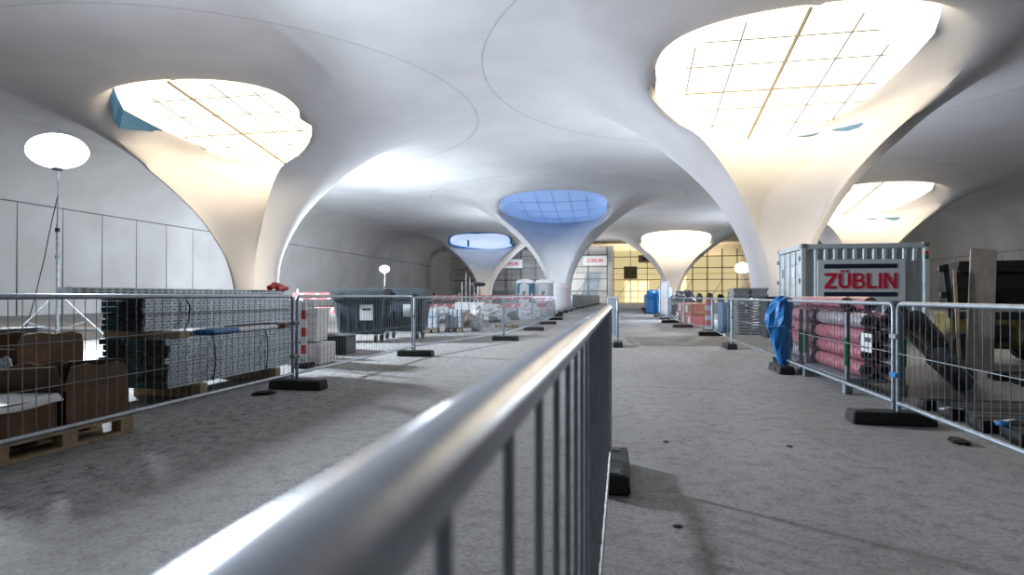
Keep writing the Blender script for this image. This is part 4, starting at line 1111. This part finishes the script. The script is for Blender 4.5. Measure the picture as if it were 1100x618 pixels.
# ------------------------------------------------------------------ skip, plank and floor debris at the right
t = thing('site_dumper', 'dirty yellow dumper with dark rusty skip body behind the nearest right fence', 'dumper', (6.55, 12.0, 0), -.25)
b = MB()
lo, hi = (-.70, .78, -.55, .55, .96), (-.66, .66, -.62, .62, 1.80)
def q4(a): return [(a[0], a[2], a[4]), (a[1], a[2], a[4]), (a[1], a[3], a[4]), (a[0], a[3], a[4])]
b.grid([q4(lo), q4((-.74, .92, -.62, .62, 1.35)), q4(hi), q4((-.60, .60, -.56, .56, 1.80)), q4((-.60, .70, -.5, .5, 1.1))], closed=True); b.f.append((3, 2, 1, 0)); b.f.append((16, 17, 18, 19))
b.build('skip_body', SKIP, t)
MB().rbox((0, -.645, 1.62), (1.35, .05, .05), .01).build('rim_rail', SKIP, t)
for x in (-.45, .45): MB().rbox((x, -.635, 1.3), (.07, .05, .62), .01).build('stiffener', SKIP, t)
MB().box((-.80, -.5, 1.28), (.08, .10, .95), ry=-.10).build('tail_post', DARKS, t)
for z in (1.22, 1.68): MB().rbox((-.88-.06*(z-1.2), -.55, z), (.12, .10, .12), .02).build('lamp_housing', DARKS, t)
MB().rbox((.05, 0, .60), (1.75, 1.05, .62), .05).build('chassis', YELLOW, t)
MB().rbox((.05, -.535, .86), (1.6, .04, .10), .01).build('chassis_rail', DARKS, t)
MB().rbox((-.2, -.535, .56), (.5, .03, .3), .01).build('access_panel', SKIP, t)
for x in (-.55, .65):
    for y in (-.5, .5):
        c = MB(); c.lathe([(.06, -.12), (.27, -.12), (.30, -.06), (.30, .06), (.27, .12), (.06, .12)], n=18); c.v = [(v[0]+x, v[2]+y*1.3, v[1]+.30) for v in c.v]; c.build('wheel', RUBBER, t)
t = thing('leaning_board', 'tall pale plywood board leaning against the dark dumper', 'board', (5.64, 10.75, 0), -.22, rx=-.27, ry=.10)
MB().rbox((0, 0, 1.03), (.36, .04, 2.08), .006).build('board_face', PLY, t)
t = thing('leaning_board', 'narrow timber batten leaning on the dumper left of the plywood board', 'board', (5.36, 10.75, 0), -.22, rx=-.27, ry=.02)
MB().rbox((0, 0, .85), (.05, .03, 1.7), .004).build('batten', WOOD, t)
# planks off the right edge of frame, stacked on a stand
for i in range(3):
    tag(MB().rbox((0, 0, .06), (1.4, .5, .11), .008).build('packing_timber', PLY), '%s short timber at the right edge beyond the dumper, counted from the bottom' % ORD[i], 'timber', 'timbers at right edge', (8.45, 13.1, .9+.3*i))
t = thing('timber_rack', 'rack holding short timbers at the right edge', 'rack', (8.45, 13.1, 0))
for x in (-.45, .45): MB().rbox((x, .35, .9), (.08, .08, 1.8), .01).build('upright', SKIP, t)
for i in range(3): MB().rbox((0, .05, .87+.3*i), (1.1, .62, .05), .006).build('shelf_arm', SKIP, t)
# dark beams lying on the floor
for i in range(26):
    near = i < 13
    tag(MB().rbox((0, 0, .055), (3.6, .15, .11), .006).build('steel_bar', DARKS if i % 3 else SKIP), '%s dark steel beam, counted away from the viewer, in the %s bed of beams' % (ORD[i % 13], 'near' if near else 'far'), 'beam', 'flat beds of dark beams',
        ((4.9 if near else 7.0)+.05*(i % 3), (4.9+.172*i if near else 7.35+.2*(i-13)), 0))
def strip(pts, w, m_, label, name='paper_strip'):
    t = thing(name, label, 'debris', (pts[0][0], pts[0][1], pts[0][2]), 0, 'pale debris on the beams')
    o0 = Vector(pts[0]); a, b_ = [], []
    for i, p in enumerate(pts):
        q = Vector(p)-o0; d = (Vector(pts[min(i+1, len(pts)-1)])-Vector(pts[max(i-1, 0)])).normalized(); n = Vector((-d.y, d.x, 0))*w/2
        a.append(tuple(q+n)); b_.append(tuple(q-n+Vector((0, 0, .012*(i % 2)))))
    o = MB().grid([a, b_]).build('strip', m_, t); o.modifiers.new('t', 'SOLIDIFY').thickness = .006
strip([(2.95, 4.62, .03), (3.05, 4.8, .06), (3.25, 4.95, .10), (3.5, 4.9, .125)], .09, STICK, 'curled white paper strip near the fence bottom at right')
strip([(3.55, 4.72, .12), (3.66, 4.76, .16), (3.78, 4.72, .13)], .11, STICK, 'short crumpled white paper beside the curled strip')
strip([(3.7, 5.7, .125), (4.0, 5.8, .15), (4.35, 5.85, .13), (4.6, 6.05, .15)], .1, STICK, 'long white torn strip across the dark beams at the right edge')
strip([(3.15, 5.75, .125), (3.3, 5.8, .14), (3.45, 5.75, .125)], .07, STICK, 'white scrap on the beams with a blue blot', 'paper_scrap')
strip([(3.0, 6.35, .12), (3.1, 6.4, .125), (3.2, 6.38, .12)], .05, STICK, 'tiny white scrap on the beams near the fence joint', 'paper_scrap')
tag(crumple('cloth_scrap', 'small blue cloth scrap on the dark beams', 'debris', (3.12, 5.62, .11), .05, .05, .05, BLUET, 2, 6), 'small blue cloth scrap on the dark beams', 'debris')
# dirt clods on the lanes
for i, (px, py, s, l) in enumerate([(283, 424, .09, 'dark dirt clod on the floor in front of the left fence foot'), (1030, 476, .07, 'dark dirt patch clod near the right fence bottom'), (728, 566, .018, 'tiny stone on the right lane'), (715, 475, .02, 'tiny stone on the right lane near the handrail foot'), (848, 480, .018, 'tiny stone in mid right lane')]):
    x, y = gp(px, py); crumple('dirt_clod', l, 'dirt', (x, y, 0), s*1.6, s, s*.5, SKIP if i < 2 else RUBBER, 80+i, 6, 'dirt on the floor')
